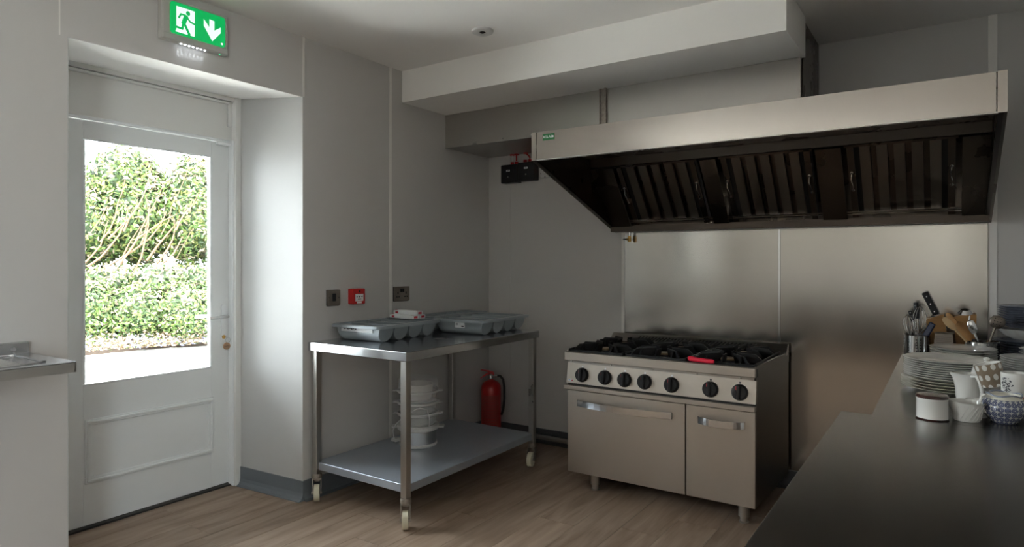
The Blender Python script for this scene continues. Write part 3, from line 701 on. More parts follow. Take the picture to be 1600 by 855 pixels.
# burners and grates
gx = (1.352, 1.740, 2.128); gy = (-.575, -.285)
for j, y in enumerate(gy):
    for i, x in enumerate(gx):
        bm = nb(); lathe(bm, [(0,.0),(.052,.0),(.050,.012),(.030,.014),(0,.014)], (x,y,.842), 20); b_ = ck('burner', bm, 'enamel', smooth=True)
        bm = nb(); lathe(bm, [(0,.0),(.044,.0),(.046,.006),(.040,.012),(0,.013)], (x,y,.856), 24); obj('burner_cap', bm, 'burner', b_, world=True, smooth=True)
        bm = nb(); hw, hd = .188, .150 if j else .152; z0, z1 = .845, .899; t_ = .008
        lo = nb()
        box(bm, x-hw, x-hw+.012, y-hd, y+hd, z0, z0+.022, bev=.002); box(bm, x+hw-.012, x+hw, y-hd, y+hd, z0, z0+.022, bev=.002)
        box(bm, x-hw, x+hw, y-hd, y-hd+.012, z0, z0+.016, bev=.002); box(bm, x-hw, x+hw, y+hd-.012, y+hd, z0, z0+.016, bev=.002)
        for k in range(8):
            a = k*PI/4+.0; ca, sa = math.cos(a), math.sin(a)
            R_ = min(hw/max(abs(ca),1e-3), hd/max(abs(sa),1e-3))-.004
            pr = [(.050,z1),(.058,z1-.026),(.075,z0+.006),(R_,z0+.004),(R_,z0+.022),(R_-.035,z1-.002)]
            prism(bm, pr, -t_/2, t_/2, 'y', mx=T((x,y,0)) @ Matrix.Rotation(a,4,'Z'))
        for s in (-1, 1):
            for q in (-1, 1):
                prism(bm, [(.085,z0+.004),(hd*.95,z0+.004),(hd*.95,z0+.024),(hd*.75,z1-.004),(.10,z1-.008)], -t_/2, t_/2, 'x', mx=T((x+s*.098,y,0)) @ Matrix.Diagonal((1,q,1,1)))
        lo.free()
        ck('pan_grate', bm, 'iron')
RG = thing('pan_handle_grip', 'bright red rubber handle grip lying on front of the hob', 'handle grip', (2.02,-.745,.852), math.radians(-9))
bm = nb(); tube(bm, [(-.078,.004,.020),(-.068,0,.017),(-.035,0,.014),(.03,0,.013),(.066,0,.013),(.078,.0,.013)], .012, 12, rs=[.008,.015,.013,.0125,.0125,.008])
obj('grip', bm, 'bright_red', RG, smooth=True)
bm = nb(); tube(bm, [(-.060,.006,.026),(-.050,.030,.030),(-.030,.055,.034)], .003, 6); obj('wire', bm, 'chrome', RG)

# ------------------------------------------------------------------ wheeled steel table
TB = thing('prep_table', 'stainless steel two tier work table on castors against left wall', 'table', (.40,-1.17,0))
TX0, TX1, TY0, TY1, TZ = .005, .805, -1.842, -.508, .940
def tb(n, bm, m_, parent=None, **k): return obj(n, bm, m_, parent or TB, world=True, **k)
tb('tabletop', B(TX0, TX1, TY0, TY1, TZ-.050, TZ, bev=.003, seg=2), 'steel_table')
tb('lower_shelf', B(TX0+.030, TX1-.028, TY0+.030, TY1-.030, .180, .225, bev=.002), 'steel_shelf')
cas = [(TX0+.045, TY0+.033, -42), (TX1-.035, TY0+.033, -50), (TX1-.035, TY1-.033, -78), (TX0+.045, TY1-.033, 90)]
for x, y, ang in cas:
    tb('leg', B(x-.020, x+.020, y-.020, y+.020, .158, TZ-.050, bev=.002), 'steel')
    a = math.radians(ang); ox, oy = .030*math.cos(a), .030*math.sin(a)
    RM = T((x,y,0)) @ Matrix.Rotation(a,4,'Z')
    cs = tb('castor', lathe(nb(), [(0,.158),(.026,.158),(.030,.148),(.030,.132),(.020,.128),(0,.128)], (0,0,0), 16, mx=RM), 'rust', smooth=True)
    bm = nb()
    for s in (-1, 1): prism(bm, [(-.026,.134),(.030,.134),(.050,.050),(.020,.040),(-.012,.085)], s*.024-.0018, s*.024+.0018, 'y', mx=RM)
    box(bm, -.026, .022, -.023, .023, .124, .132, mx=RM)
    obj('fork', bm, 'rust', cs, world=True)
    bm = nb(); cyl(bm, (0,-.0155,0),(0,.0155,0), .049, 28); bmesh.ops.bevel(bm, geom=[e for e in bm.edges if e.calc_face_angle(0) > 1], offset=.006, segments=2, affect='EDGES'); bm.transform(RM @ T((.030,0,.0495)))
    obj('wheel', bm, 'nylon', cs, world=True, smooth=True)
    bm = nb(); cyl(bm, (0,-.030,0),(0,.030,0), .008, 10); bm.transform(RM @ T((.030,0,.0495))); obj('axle', bm, 'rust', cs, world=True)
    if ang != 90:
        bm = nb(); box(bm, -.052, -.020, -.018, .018, .098, .126, bev=.004, mx=RM); obj('brake_pedal', bm, 'rust', cs, world=True)

# ------------------------------------------------------------------ cutlery trays: troughs side by side, rim all round
def cutlery_tray(label, cx, cy, rot, wx, ly, ntr=4, hgt=.100, lab=None):
    t = thing('cutlery_tray', label, 'cutlery tray', (cx,cy,TZ+.0005), rot, 'grey cutlery trays on the steel table')
    hw, hl = wx/2, ly/2; rim = .030; pitch = (ly-2*rim)/ntr
    # moulded shell: each trough a thin U along x
    bm = nb()
    for k in range(ntr):
        c = -hl+rim+pitch*(k+.5); r = pitch/2-.006; rz = hgt-.010
        prof = [(c-r, rz)]+[(c+r*math.cos(a)*(1), r*.92+r*.92*math.sin(a)+.001) for a in [PI+PI*i/10 for i in range(11)]]+[(c+r, rz)]
        inn = [(c+(p[0]-c)*.95, p[1]+.003) for p in prof]; inn[0] = (inn[0][0], rz); inn[-1] = (inn[-1][0], rz)
        xe = hw-rim
        def ring(pr, x, sh): return [bm.verts.new((x-(1 if x > 0 else -1)*sh*(1-p[1]/rz), p[0], p[1])) for p in pr]
        O0 = ring(prof, -xe, .022); O1 = ring(prof, xe, .022); I0 = ring(inn, -xe+.003, .022); I1 = ring(inn, xe-.003, .022)
        n = len(prof)
        for i in range(n-1):
            bm.faces.new((O0[i],O0[i+1],O1[i+1],O1[i])); bm.faces.new((I0[i],I1[i],I1[i+1],I0[i+1]))
        bm.faces.new(O0[::-1]); bm.faces.new(O1); bm.faces.new(I0); bm.faces.new(I1[::-1])
    obj('trough_body', bm, 'tray', t, smooth=True)
    bm = nb(); z0, z1 = hgt-.012, hgt
    # rim with rounded corners as a ring
    out = rrect(-hw, hw, -hl, hl, .045); ins = rrect(-hw+rim+.004, hw-rim-.004, -hl+rim+.004, hl-rim-.004, .02)
    vo0 = [bm.verts.new((x,y,z0-.006)) for x,y in out]; vo1 = [bm.verts.new((x,y,z1-.004)) for x,y in out]
    vo2 = [bm.verts.new((x*.985,y*.99,z1)) for x,y in out]; vi1 = [bm.verts.new((x,y,z1)) for x,y in ins]; vi0 = [bm.verts.new((x,y,z0)) for x,y in ins]
    vq = [bm.verts.new((x*.985,y*.99,z0-.006)) for x,y in out]; vq2 = [bm.verts.new((x*.985,y*.99,z0+.006)) for x,y in out]
    m_ = len(out)
    for i in range(m_):
        j = (i+1) % m_
        for A, Bq in ((vo0,vo1),(vo1,vo2),(vo2,vi1),(vi1,vi0),(vi0,vq2),(vq2,vq),(vq,vo0)):
            bm.faces.new((A[i],A[j],Bq[j],Bq[i]))
    obj('rim', bm, 'tray', t, smooth=True)
    for k in range(1, ntr):
        c = -hl+rim+pitch*k
        obj('divider', B(-hw+rim, hw-rim, c-.009, c+.009, hgt-.016, hgt-.003, bev=.005, seg=2), 'tray', t)
    if lab:
        x0, x1, z0, z1 = lab; y = -hl+rim
        obj('paper_label', B(x0, x1, y-.002, y+.0055, z0, z1), 'label', t)
        bm = nb()
        if x1-x0 > .1:
            for q in range(7): box(bm, x0+.02+q*.016, x0+.03+q*.016, y-.0026, y-.002, z0+.012+.003*(q%2), z0+.024+.002*(q%3))
        else:
            box(bm, x0+.005, x0+.028, y-.0026, y-.002, z1-.010, z1-.006); box(bm, x1-.024, x1-.004, y-.0026, y-.002, z0+.006, z0+.014)
            for q in range(3): box(bm, x0+.005, x0+.024, y-.0026, y-.002, z0+.010+q*.008, z0+.012+q*.008)
        obj('label_print', bm, 'ink', t)
    return t
cutlery_tray('grey plastic cutlery tray nearest the door, with a long white label strip', .222, -1.392, math.radians(2.5), .415, .60, lab=(-.13,.125,.058,.088))
cutlery_tray('grey cutlery tray at the right end of table, small barcode label on front', .488, -.745, math.radians(3), .430, .62, lab=(-.03,.045,.045,.088))
cutlery_tray('grey cutlery tray at the back against the wall, behind the barcode tray', .135, -.665, math.radians(0), .235, .66, ntr=5)
# packets on the first tray
for i, (dx, dy, dz, rr) in enumerate(((0,0,0,0),(.0,.062,.0,4),(.006,.03,.026,2))):
    p = thing('wrapped_packet', ('white and red wrapped packet on the tray, lower front one','white and red wrapped packet on the tray, lower one at the back','white and red wrapped packet resting on top of the other two')[i],
              'packet', (.165+dx, -1.185+dy, TZ+.101+dz), math.radians(rr), 'wrapped packets on the nearest tray')
    obj('wrapper', B(-.105, .105, -.030, .030, 0, .026, bev=.006, seg=2), 'label', p)
    bm = nb()
    for q in (-.09, .09): box(bm, q-.008, q+.008, -.022, -.004, .0258, .0266)
    box(bm, .1045, .1055, -.018, .016, .006, .020); box(bm, -.085, -.06, -.0305, -.0300, .006, .02); obj('red_print', bm, 'redink', p)

# ------------------------------------------------------------------ food steamer on the lower shelf
ST = thing('food_steamer', 'three tier clear plastic electric food steamer on lower shelf', 'steamer', (.295,-1.19,.2255))
def stp(n, prof, m_, **k): return obj(n, lathe(nb(), prof, seg=40), m_, ST, smooth=True, **k)
stp('base', [(0,0),(.120,0),(.124,.008),(.124,.018),(.116,.020),(0,.020)], 'white')
stp('steel_band', [(.118,.020),(.118,.100),(.116,.100)], 'chrome')
b0 = stp('base_rim', [(.118,.100),(.134,.108),(.137,.128),(.130,.134),(.110,.134)], 'white')
for s in (-1, 1): obj('side_handle', B(s*.148-.022, s*.148+.022, -.03, .03, .112, .124, bev=.005, seg=2), 'white', b0).rotation_euler = (0,0,math.radians(35))
for k, z in enumerate((.134, .206, .280)):
    tr = stp('steam_tier', [(.104,z+.006),(.112,z),(.127,z+.070),(.132,z+.072),(.134,z+.080),(.128,z+.080),(.124,z+.072),(.109,z+.008)], 'clear')
    obj('tier_rim', lathe(nb(), [(.127,z+.064),(.135,z+.066),(.137,z+.078),(.130,z+.082),(.126,z+.078)], seg=40), 'milky', tr, smooth=True)
    obj('tier_floor', lathe(nb(), [(0,z+.010),(.108,z+.010),(.108,z+.014),(0,z+.014)], seg=32), 'milky', tr, smooth=True)
    for s in (-1, 1): obj('tier_handle', B(s*.146-.018, s*.146+.018, -.028, .028, z+.068, z+.076, bev=.003), 'milky', tr).rotation_euler = (0,0,math.radians(35))
stp('rice_bowl', [(0,.300),(.085,.300),(.098,.390),(.103,.398),(.098,.400),(.092,.392),(.080,.306),(0,.306)], 'white')
stp('lid', [(.130,.362),(.128,.420),(.116,.440),(.040,.446),(0,.447)], 'clear')
bm = nb(); tube(bm, [(.10,-.09,.262),(.085,-.115,.258),(.0,-.142,.20),(-.06,-.145,.15),(-.10,-.13,.10),(-.13,-.09,.04),(-.135,-.07,.012)], .0035, 8); tube(bm, [(.10,-.09,.262),(.125,-.055,.25),(.135,-.045,.20),(.133,-.045,.14)], .0035, 8)
obj('power_cord', bm, 'white', ST, smooth=True)
bm = nb(); box(bm, -.165, -.118, -.085, -.040, .010, .034, bev=.006, seg=2); pl = obj('plug', bm, 'white', ST)
bm = nb()
for dx in (-.012, .012): box(bm, -.142+dx-.003, -.142+dx+.003, -.070, -.064, -.0, .011)
obj('plug_pin', bm, 'chrome', pl)

# ------------------------------------------------------------------ fire extinguisher in the corner
EX = thing('fire_extinguisher', 'red fire extinguisher with black hose standing in the corner', 'fire extinguisher', (.135,-.155,0))
obj('cylinder', lathe(nb(), [(0,0),(.074,0),(.080,.006),(.080,.400),(.077,.425),(.062,.452),(.035,.468),(.022,.472),(.022,.482),(0,.482)], seg=36), 'red', EX, smooth=True)
a0 = math.radians(-105)
obj('instruction_label', lathe(nb(), [(.0808,.080),(.0808,.360)], seg=16, a0=a0, a1=a0+1.75), 'redlabel', EX, smooth=True)
bm = nb()
for q in range(10): lathe(bm, [(.0814,.10+q*.024),(.0814,.104+q*.024)], seg=10, a0=a0+.12, a1=a0+1.2+(q*37%5)*.09)
obj('label_lettering', bm, 'red', EX)
bm = nb(); lathe(bm, [(.0,.482),(.020,.482),(.020,.512),(.014,.520),(0,.520)], seg=16); cyl(bm, (0,0,.500),(.048,.022,.506),.008, 10); obj('valve', bm, 'chrome', EX, smooth=True)
LM = Matrix.Rotation(math.radians(28),4,'Z')
bm = nb(); prism(bm, [(.026,.512),(.022,.535),(-.02,.548),(-.085,.555),(-.085,.549),(-.03,.538),(-.012,.512)], -.012, .012, 'y', mx=LM)
prism(bm, [(.0,.522),(-.03,.512),(-.085,.480),(-.088,.486),(-.04,.524),(-.01,.532)], -.010, .010, 'y', mx=LM); obj('lever', bm, 'red_plastic', EX)
bm = nb(); tube(bm, [(.048,.022,.506),(.070,.028,.505),(.096,.030,.480),(.108,.030,.42),(.110,.028,.33),(.104,.022,.25),(.092,.014,.20)], .0095, 10); obj('hose', bm, 'black', EX, smooth=True)

# ------------------------------------------------------------------ sink drainer at the left
SK = thing('sink_drainer', 'stainless steel sink drainer with ribbed board fixed to left wall', 'sink', (.22,-3.9,.70))
SX, SYE, SZT = .455, -3.255, 1.045
def sk(n, bm, m_, **k): return obj(n, bm, m_, SK, world=True, **k)
bm = nb(); box(bm, .02, SX, -4.6, SYE, SZT-.006, SZT, bev=.002); sk('top', bm, 'steel_table')
bm = nb(); box(bm, SX-.006, SX, -4.6, SYE, SZT-.040, SZT-.002); box(bm, .0, SX, SYE-.006, SYE, SZT-.040, SZT-.002); sk('apron', bm, 'steel')
bm = nb(); box(bm, .001, .028, -4.6, SYE-.0, SZT-.03, SZT+.045, bev=.004); sk('upstand', bm, 'steel_table')
bm = nb(); tube(bm, [(.08,-4.5,SZT+.001),(.08,-3.36,SZT+.001),(.10,-3.33,SZT+.001),(.38,-3.33,SZT+.001),(.40,-3.36,SZT+.001),(.40,-4.5,SZT+.001)], .005, 6); sk('raised_edge', bm, 'steel_table', smooth=True)
for q in range(9):
    bm = nb(); tube(bm, [(.12+q*.033,-4.2,SZT),(.12+q*.033,-3.40,SZT+.001)], .0045, 6); sk('drain_rib', bm, 'steel_table', smooth=True)
for y in (-4.55, -3.95):
    bm = nb(); prism(bm, [(0,SZT-.04),(.40,SZT-.04),(.40,SZT-.06),(.02,SZT-.30),(0,SZT-.30)], y-.015, y+.015, 'y'); sk('bracket', bm, 'steel')

# ------------------------------------------------------------------ counters on the right
CT = thing('counter', 'dark reflective steel work counter in the right foreground', 'counter', (3.30,-2.6,0))
def ct(n, bm, m_, root, **k): return obj(n, bm, m_, root, world=True, **k)
ct('worktop', B(2.862, XR-.004, -3.30, -1.840, .862, .900, bev=.003, seg=2), 'steel_top', CT)
ct('undershelf', B(2.90, XR-.04, -3.26, -1.89, .26, .29), 'steel', CT)
for x in (2.92, XR-.05):
    for y in (-3.25, -1.90): ct('leg', B(x-.02, x+.02, y-.02, y+.02, 0, .862), 'steel', CT)
CB = thing('counter', 'steel counter against back wall, loaded with plates and crockery', 'counter', (3.35,-.92,0))
ct('worktop', B(2.955, XR-.004, -1.837, -.014, .862, .899, bev=.003, seg=2), 'steel_top', CB)
ct('upstand', B(2.955, XR-.004, -.013, -.009, .899, .93), 'steel_top', CB)
ct('undershelf', B(3.0, XR-.04, -1.80, -.05, .26, .29), 'steel', CB)
for x in (3.01, XR-.05):
    for y in (-1.80, -.07): ct('leg', B(x-.02, x+.02, y-.02, y+.02, 0, .862), 'steel', CB)
ZC = .8995

# ---- plates
def plate_bm(r, deep=.016, t_=.0035):
    return lathe(nb(), [(0,.003),(r*.55,.003),(r*.57,0),(r*.62,.0),(r*.66,.004),(r*.97,deep),(r,deep+t_*.6),(r*.97,deep+t_),(r*.68,.004+t_+.002),(r*.60,t_+.001),(0,t_+.001)], seg=48)
PROTO = {}
def plates(x, y, z, n, r, pitch, label, group, m_='china', deep=.016, jit=.002, words=None):
    key = (r, m_, deep)
    for i in range(n):
        if key not in PROTO:
            o = obj('plate', plate_bm(r, deep), m_, None, smooth=True); PROTO[key] = o
        else: o = PROTO[key].copy(); COL.objects.link(o)
        o.location = (x+random.uniform(-jit,jit), y+random.uniform(-jit,jit), z+i*pitch); o.rotation_euler = (0,0,random.random()*6)
        ORD = ['topmost','second from top','third from top','fourth from top','fifth from top','sixth from top','seventh from top','eighth from top']
        pos = 'bottom' if i == 0 else ORD[n-1-i]
        tag(o, f'{pos} plate in {label}', 'plate', group)
plates(3.177,-1.200,ZC,4,.170,.0110,'the larger cream stack nearest','larger cream plates in the nearest stack','china_edge')
plates(3.177,-1.200,ZC+.045,9,.160,.0085,'the nearest tall white stack','white plates of the nearest stack')
plates(3.232,-.47,ZC,8,.140,.0115,'the white stack before the grater','white plates of the stack before the utensils')
plates(3.478,-.80,ZC,4,.135,.011,'the lower right-hand white pile','lower white plates of the right-hand pile')
plates(3.492,-.795,ZC+.052,5,.133,.0095,'the upper right-hand white pile','upper white plates of the right-hand pile')
plates(3.575,-.47,ZC,6,.125,.018,'the white pile before blue plates','white plates before the blue ones', deep=.02)
plates(3.495,-.17,ZC,9,.135,.0130,'the dark-rimmed pile under white bowl','dark rimmed plates below the white bowl', 'blue_rim')
bw = tag(obj('bowl', lathe(nb(), [(0,.003),(.06,.003),(.062,0),(.10,.02),(.125,.050),(.122,.052),(.095,.024),(.058,.007),(0,.007)], (0,0,0), 40), 'china', None, smooth=True), 'wide white bowl under the stack of blue-rimmed plates', 'bowl'); bw.location = (3.505,-.175,ZC+.128)
plates(3.505,-.175,ZC+.186,9,.125,.0115,'the tall blue-rimmed pile at right','blue rimmed plates on the tall pile', 'blue_rim')

# ---- perforated utensil pots
def utensil_pot(label, x, y, r, h):
    t = thing('utensil_pot', label, 'utensil holder', (x,y,ZC))
    obj('cup', lathe(nb(), [(0,0),(r,0),(r,h),(r-.002,h),(r-.002,.003),(0,.003)], seg=36), 'chrome', t, smooth=True)
    obj('rim', lathe(nb(), [(r,h-.006),(r+.003,h-.003),(r,h),(r-.003,h-.003),(r,h-.006)], seg=36), 'chrome', t, smooth=True)
    bm = nb()
    for a in range(20):
        for z in range(6):
            if a % 5 in (0, 1, 3): cyl(bm, ((r-.001)*math.cos(a*PI/10), (r-.001)*math.sin(a*PI/10), .022+z*.015), ((r+.0006)*math.cos(a*PI/10), (r+.0006)*math.sin(a*PI/10), .022+z*.015), .0035, 6)
    o = obj('perforation', bm, 'black', t); o['kind'] = 'stuff'
    return t
utensil_pot('perforated steel utensil pot holding whisks at the counter corner', 3.030, -.172, .062, .124)
utensil_pot('perforated steel utensil pot behind plates, holding wooden spoons', 3.315, -.29, .072, .118)
def whisk(label, x, y, z, h, r, lean):
    t = thing('whisk', label, 'whisk', (x,y,z)); t.rotation_euler = (lean[1], lean[0], 0)
    hd = obj('handle', lathe(nb(), [(0,0),(.009,0),(.007,.10),(.005,.11),(0,.11)], seg=12), 'chrome', t, smooth=True)
    bm = nb()
    for k in range(6):
        a = k*PI/6; pts = []
        for i in range(15):
            s = i/14*2-1; q = abs(s); zz = .105+h*(1-q**2.6) if True else 0
            rr = r*math.sin(min(1, (1-q)*1.0)*PI*.5+.0)**.0 * math.copysign(1, s)
            f = (1-(1-(1-q))**1)  # 0 at handle, 1 at tip
            rad = r*math.sin(PI*min(.999,(1-q)**.75*1.0))**.7 if q < .999 else .003
            zz = .105+h*(1-q)**.75 if q < 1 else .105
            pts.append((math.copysign(max(rad,.002),s)*math.cos(a), math.copysign(max(rad,.002),s)*math.sin(a), zz))
        tube(bm, pts, .0011, 4)
    obj('wires', bm, 'chrome', t, smooth=True)
whisk('large balloon whisk standing head up in the corner pot', 3.030, -.165, ZC+.012, .165, .036, (.06,.0))
whisk('smaller whisk leaning left in the corner pot', 3.008, -.180, ZC+.012, .115, .026, (-.10,.0))
# black handled utensils
def stick(name, label, cat, p0, p1, r, m_, hm=None, hl=.11, hr=.011, rivets=False, flat=.6):
    p0, p1 = Vector(p0), Vector(p1); t = thing(name, label, cat, p0)
    d = (p1-p0); L_ = d.length; q = d.to_track_quat('Z','Y').to_matrix().to_4x4()
    bm = nb(); lathe(bm, [(0,0),(r,0),(r,L_-hl),(0,L_-hl)], seg=8, mx=q); obj('shaft', bm, m_, t, smooth=True)
    bm = nb(); box(bm, -hr*flat, hr*flat, -hr, hr, L_-hl, L_, bev=hr*.4, seg=2, mx=q); h = obj('handle', bm, hm or m_, t)
    if rivets:
        bm = nb()
        for k in (.2, .5, .8): cyl(bm, (-hr*flat-.001,0,L_-hl+k*hl), (hr*flat+.001,0,L_-hl+k*hl), .003, 8)
        bm.transform(q); obj('rivet', bm, 'chrome', t)
    return t
stick('slotted_turner', 'black handled utensil standing upright in corner pot', 'utensil', (3.045,-.165,ZC+.01), (3.024,-.150,1.195), .003, 'chrome', 'black', .09, .012, True)
stick('peeler', 'small black handled utensil lying against whisks in the corner pot', 'utensil', (3.05,-.17,ZC+.01), (2.997,-.165,1.15), .003, 'chrome', 'black', .06, .009, True)
stick('spatula', 'navy plastic spatula leaning right out of the corner pot', 'spatula', (3.02,-.18,ZC+.012), (3.105,-.215,1.09), .005, 'navy', 'navy', .085, .016, flat=.3)
# knife blocks
def knife_block(label, x, y, rot, wd, dp, h, lean, low_left=False):
    t = thing('knife_block', label, 'knife block', (x,y,ZC), rot)
    obj('block', prism(nb(), [(0,0),(dp,0),(dp-.030,h),(-.012,h*.86)] if low_left else [(.02,0),(dp-.02,0),(dp+.004,h*.35),(dp+.008,h),(-.004,h*.94),(.0,h*.4)], -wd/2, wd/2, 'y'), 'wood', t)
    return t
kb1 = knife_block('tilted beech knife block with black knife handles at left', 3.082, -.062, 0, .09, .100, .232, 0, True)
obj('slots', B(.010, .050, -.03, .03, .2145, .2165), 'shadowgap', kb1)
KS = thing('kitchen_knife', 'large knife with riveted black handle standing in the knife block', 'knife', (3.118,-.062,1.125)); KS.rotation_euler = (0, math.radians(-24), 0)
obj('handle', B(-.017, .017, -.010, .010, 0, .135, bev=.006, seg=2), 'black', KS); bm = nb()
for z in (.02, .065, .11): cyl(bm, (-.001,-.0108,z),(-.001,.0108,z),.0035, 8)
obj('rivet', bm, 'chrome', KS); obj('blade', B(-.014, .014, -.001, .001, -.10, 0), 'chrome', KS)
knife_block('plain pale wooden block behind the ladle, right of the spoons', 3.205, -.075, math.radians(0), .07, .085, .238, .03)
# box grater
GR = thing('box_grater', 'steel box grater standing between the utensil pots', 'grater', (3.158,-.185,ZC), math.radians(-12))
pr = nb(); A_ = [pr.verts.new((sx*.052, sy*.036, 0)) for sx, sy in ((-1,-1),(1,-1),(1,1),(-1,1))]; B_ = [pr.verts.new((sx*.040, sy*.026, .135)) for sx, sy in ((-1,-1),(1,-1),(1,1),(-1,1))]
for i in range(4): pr.faces.new((A_[i],A_[(i+1)%4],B_[(i+1)%4],B_[i]))
pr.faces.new(B_); obj('body', pr, 'baffle', GR)
bm = nb()
for a in range(9):
    for z in range(11):
        zz = .018+z*.010; lathe(bm, [(.0022,0),(0,.0016)], seg=5, mx=T(((a-4)*.0082+(z%2)*.004, -.0362+.010*zz/.135, zz)) @ Matrix.Rotation(PI/2,4,'X'))
o = obj('rasp_teeth', bm, 'shadowgap', GR); o['kind'] = 'stuff'
obj('top_frame', B(-.043, .043, -.029, .029, .133, .141, bev=.003), 'baffle', GR)
# wooden spoons and steel tools in the second pot
def spoon(label, p0, p1, hw, hl, m_, name='wooden_spoon', cat='spoon', hook=0):
    p0, p1 = Vector(p0), Vector(p1); t = thing(name, label, cat, p0); d = p1-p0; L_ = d.length
    # the bowl faces the room (-y side)
    zx = d.normalized(); yx = Vector((0,-1,0)); xx = yx.cross(zx).normalized(); yx = zx.cross(xx)
    q = Matrix(((xx.x,yx.x,zx.x,0),(xx.y,yx.y,zx.y,0),(xx.z,yx.z,zx.z,0),(0,0,0,1)))
    bm = nb(); tube(bm, [(0,0,0),(0,0,(L_-hl)*.5),(0,0,L_-hl*.9)], .005, 8, rs=[.006,.005,.006]); bm.transform(q); obj('shaft', bm, m_, t, smooth=True)
    bm = nb(); lathe(bm, [(0,-hl/2),(hw*.55,-hl*.42),(hw*.95,-hl*.15),(hw,hl*.1),(hw*.7,hl*.40),(0,hl/2)], seg=20, sy=.28, mx=q @ T((0,hook,L_-hl/2))); hd = obj('head', bm, m_, t, smooth=True)
    return t, q, L_
spoon('pale wooden spoon leaning far left out of the second pot', (3.330,-.33,ZC+.02), (3.150,-.30,1.130), .018, .085, 'wood_spoon')
spoon('brown wooden spoon leaning left just behind the pale one', (3.335,-.30,ZC+.02), (3.165,-.24,1.150), .015, .09, 'wood')
spoon('broad wooden spatula in the middle of the second pot', (3.315,-.29,ZC+.02), (3.215,-.27,1.110), .030, .115, 'wood')
spoon('steel serving spoon upright in the second pot', (3.325,-.32,ZC+.02), (3.262,-.33,1.125), .020, .080, 'chrome', 'serving_spoon')
t, q, L_ = spoon('perforated steel skimmer leaning right by the blue plates', (3.315,-.33,ZC+.02), (3.385,-.32,1.150), .034, .068, 'baffle', 'skimmer', 'skimmer')
bm = nb()
for a in range(3):
    for b in range(3): cyl(bm, ((a-1)*.013,.0085,L_-.031+(b-1)*.014), ((a-1)*.013,.0100,L_-.031+(b-1)*.014), .0025, 6)
bm.transform(q); o = obj('perforation', bm, 'black', t); o['kind'] = 'stuff'
LD = thing('ladle', 'steel ladle hooked over behind the serving spoon', 'ladle', (3.245,-.25,ZC+.02))
obj('bowl', lathe(nb(), [(0,-.022),(.02,-.018),(.034,0),(.032,0),(.018,-.015),(0,-.019)], seg=20, mx=T((.0,-.0,.235)) @ Matrix.Rotation(math.radians(200),4,'X')), 'chrome', LD, smooth=True)
obj('shaft', tube(nb(), [(0,0,0),(.01,.0,.12),(.02,0,.22)], .004), 'chrome', LD, smooth=True)

# ---- pots, jugs and mugs
def vessel(name, label, cat, x, y, prof, m_, z=ZC, seg=40, sx=1, sy=1, rot=0, group=None):
    t = thing(name, label, cat, (x,y,z), rot, group); obj('body', lathe(nb(), prof, seg=seg, sx=sx, sy=sy), m_, t, smooth=True); return t
def handle(t, pts, r, m_, fl=1): return obj('handle', tube(nb(), pts, r, 10), m_, t, smooth=True)
t = vessel('storage_jar', 'white round jar with a dark brown lid and wooden foot, nearest the counter seam', 'jar', 3.128, -1.795, [(0,.004),(.0455,.004),(.0455,.066),(.047,.068),(.047,.071),(0,.071)], 'china')
obj('lid', lathe(nb(), [(0,.071),(.047,.071),(.048,.075),(.044,.081),(.02,.083),(0,.083)], seg=40), 'brownlid', t, smooth=True)
obj('foot', lathe(nb(), [(0,.0),(.047,.0),(.048,.003),(.046,.005),(0,.005)], seg=40), 'brownlid', t, smooth=True)
# creamer with pulled spout
def spouted(bm_prof, m_, t, spout, seg=48, ang=PI, lift=.012, name='body', z_from=.6, sx=1.0):
    bm = lathe(nb(), bm_prof, seg=seg, sx=sx); zt = max(z for r, z in bm_prof)
    for v in bm.verts:
        a = math.atan2(v.co.y, v.co.x); k = max(0, math.cos(a-ang))**10; h = max(0, (v.co.z/zt-z_from)/(1-z_from)) if zt else 0
        f = k*h*h; d = Vector((math.cos(ang), math.sin(ang), 0)); v.co += d*spout*f; v.co.z += lift*f
    return obj(name, bm, m_, t, smooth=True)
RA = math.radians(34)     # spout direction: to the viewer's left
t = thing('creamer', 'small white spiral-ribbed cream jug beside the brown lidded jar', 'jug', (3.222,-1.755,ZC))
spouted([(0,.0),(.036,.0),(.038,.004),(.043,.030),(.048,.055),(.050,.062),(.047,.061),(.040,.030),(.034,.006),(0,.006)], 'china', t, .022, ang=PI+RA, lift=.010)
bm = nb()
for k in range(22):
    a = k*2*PI/22; tube(bm, [((.0385+.0095*s)*math.cos(a+s*.55), (.0385+.0095*s)*math.sin(a+s*.55), .006+.045*s) for s in (0,.33,.66,1)], .0012, 4)
o = obj('spiral_rib', bm, 'china', t, smooth=True); o['kind'] = 'stuff'
handle(t, [((.046+dx)*math.cos(RA), (.046+dx)*math.sin(RA), z) for dx, z in ((0,.050),(.016,.058),(.028,.048),(.026,.030),(.012,.018),(-.006,.014))], .0045, 'china')
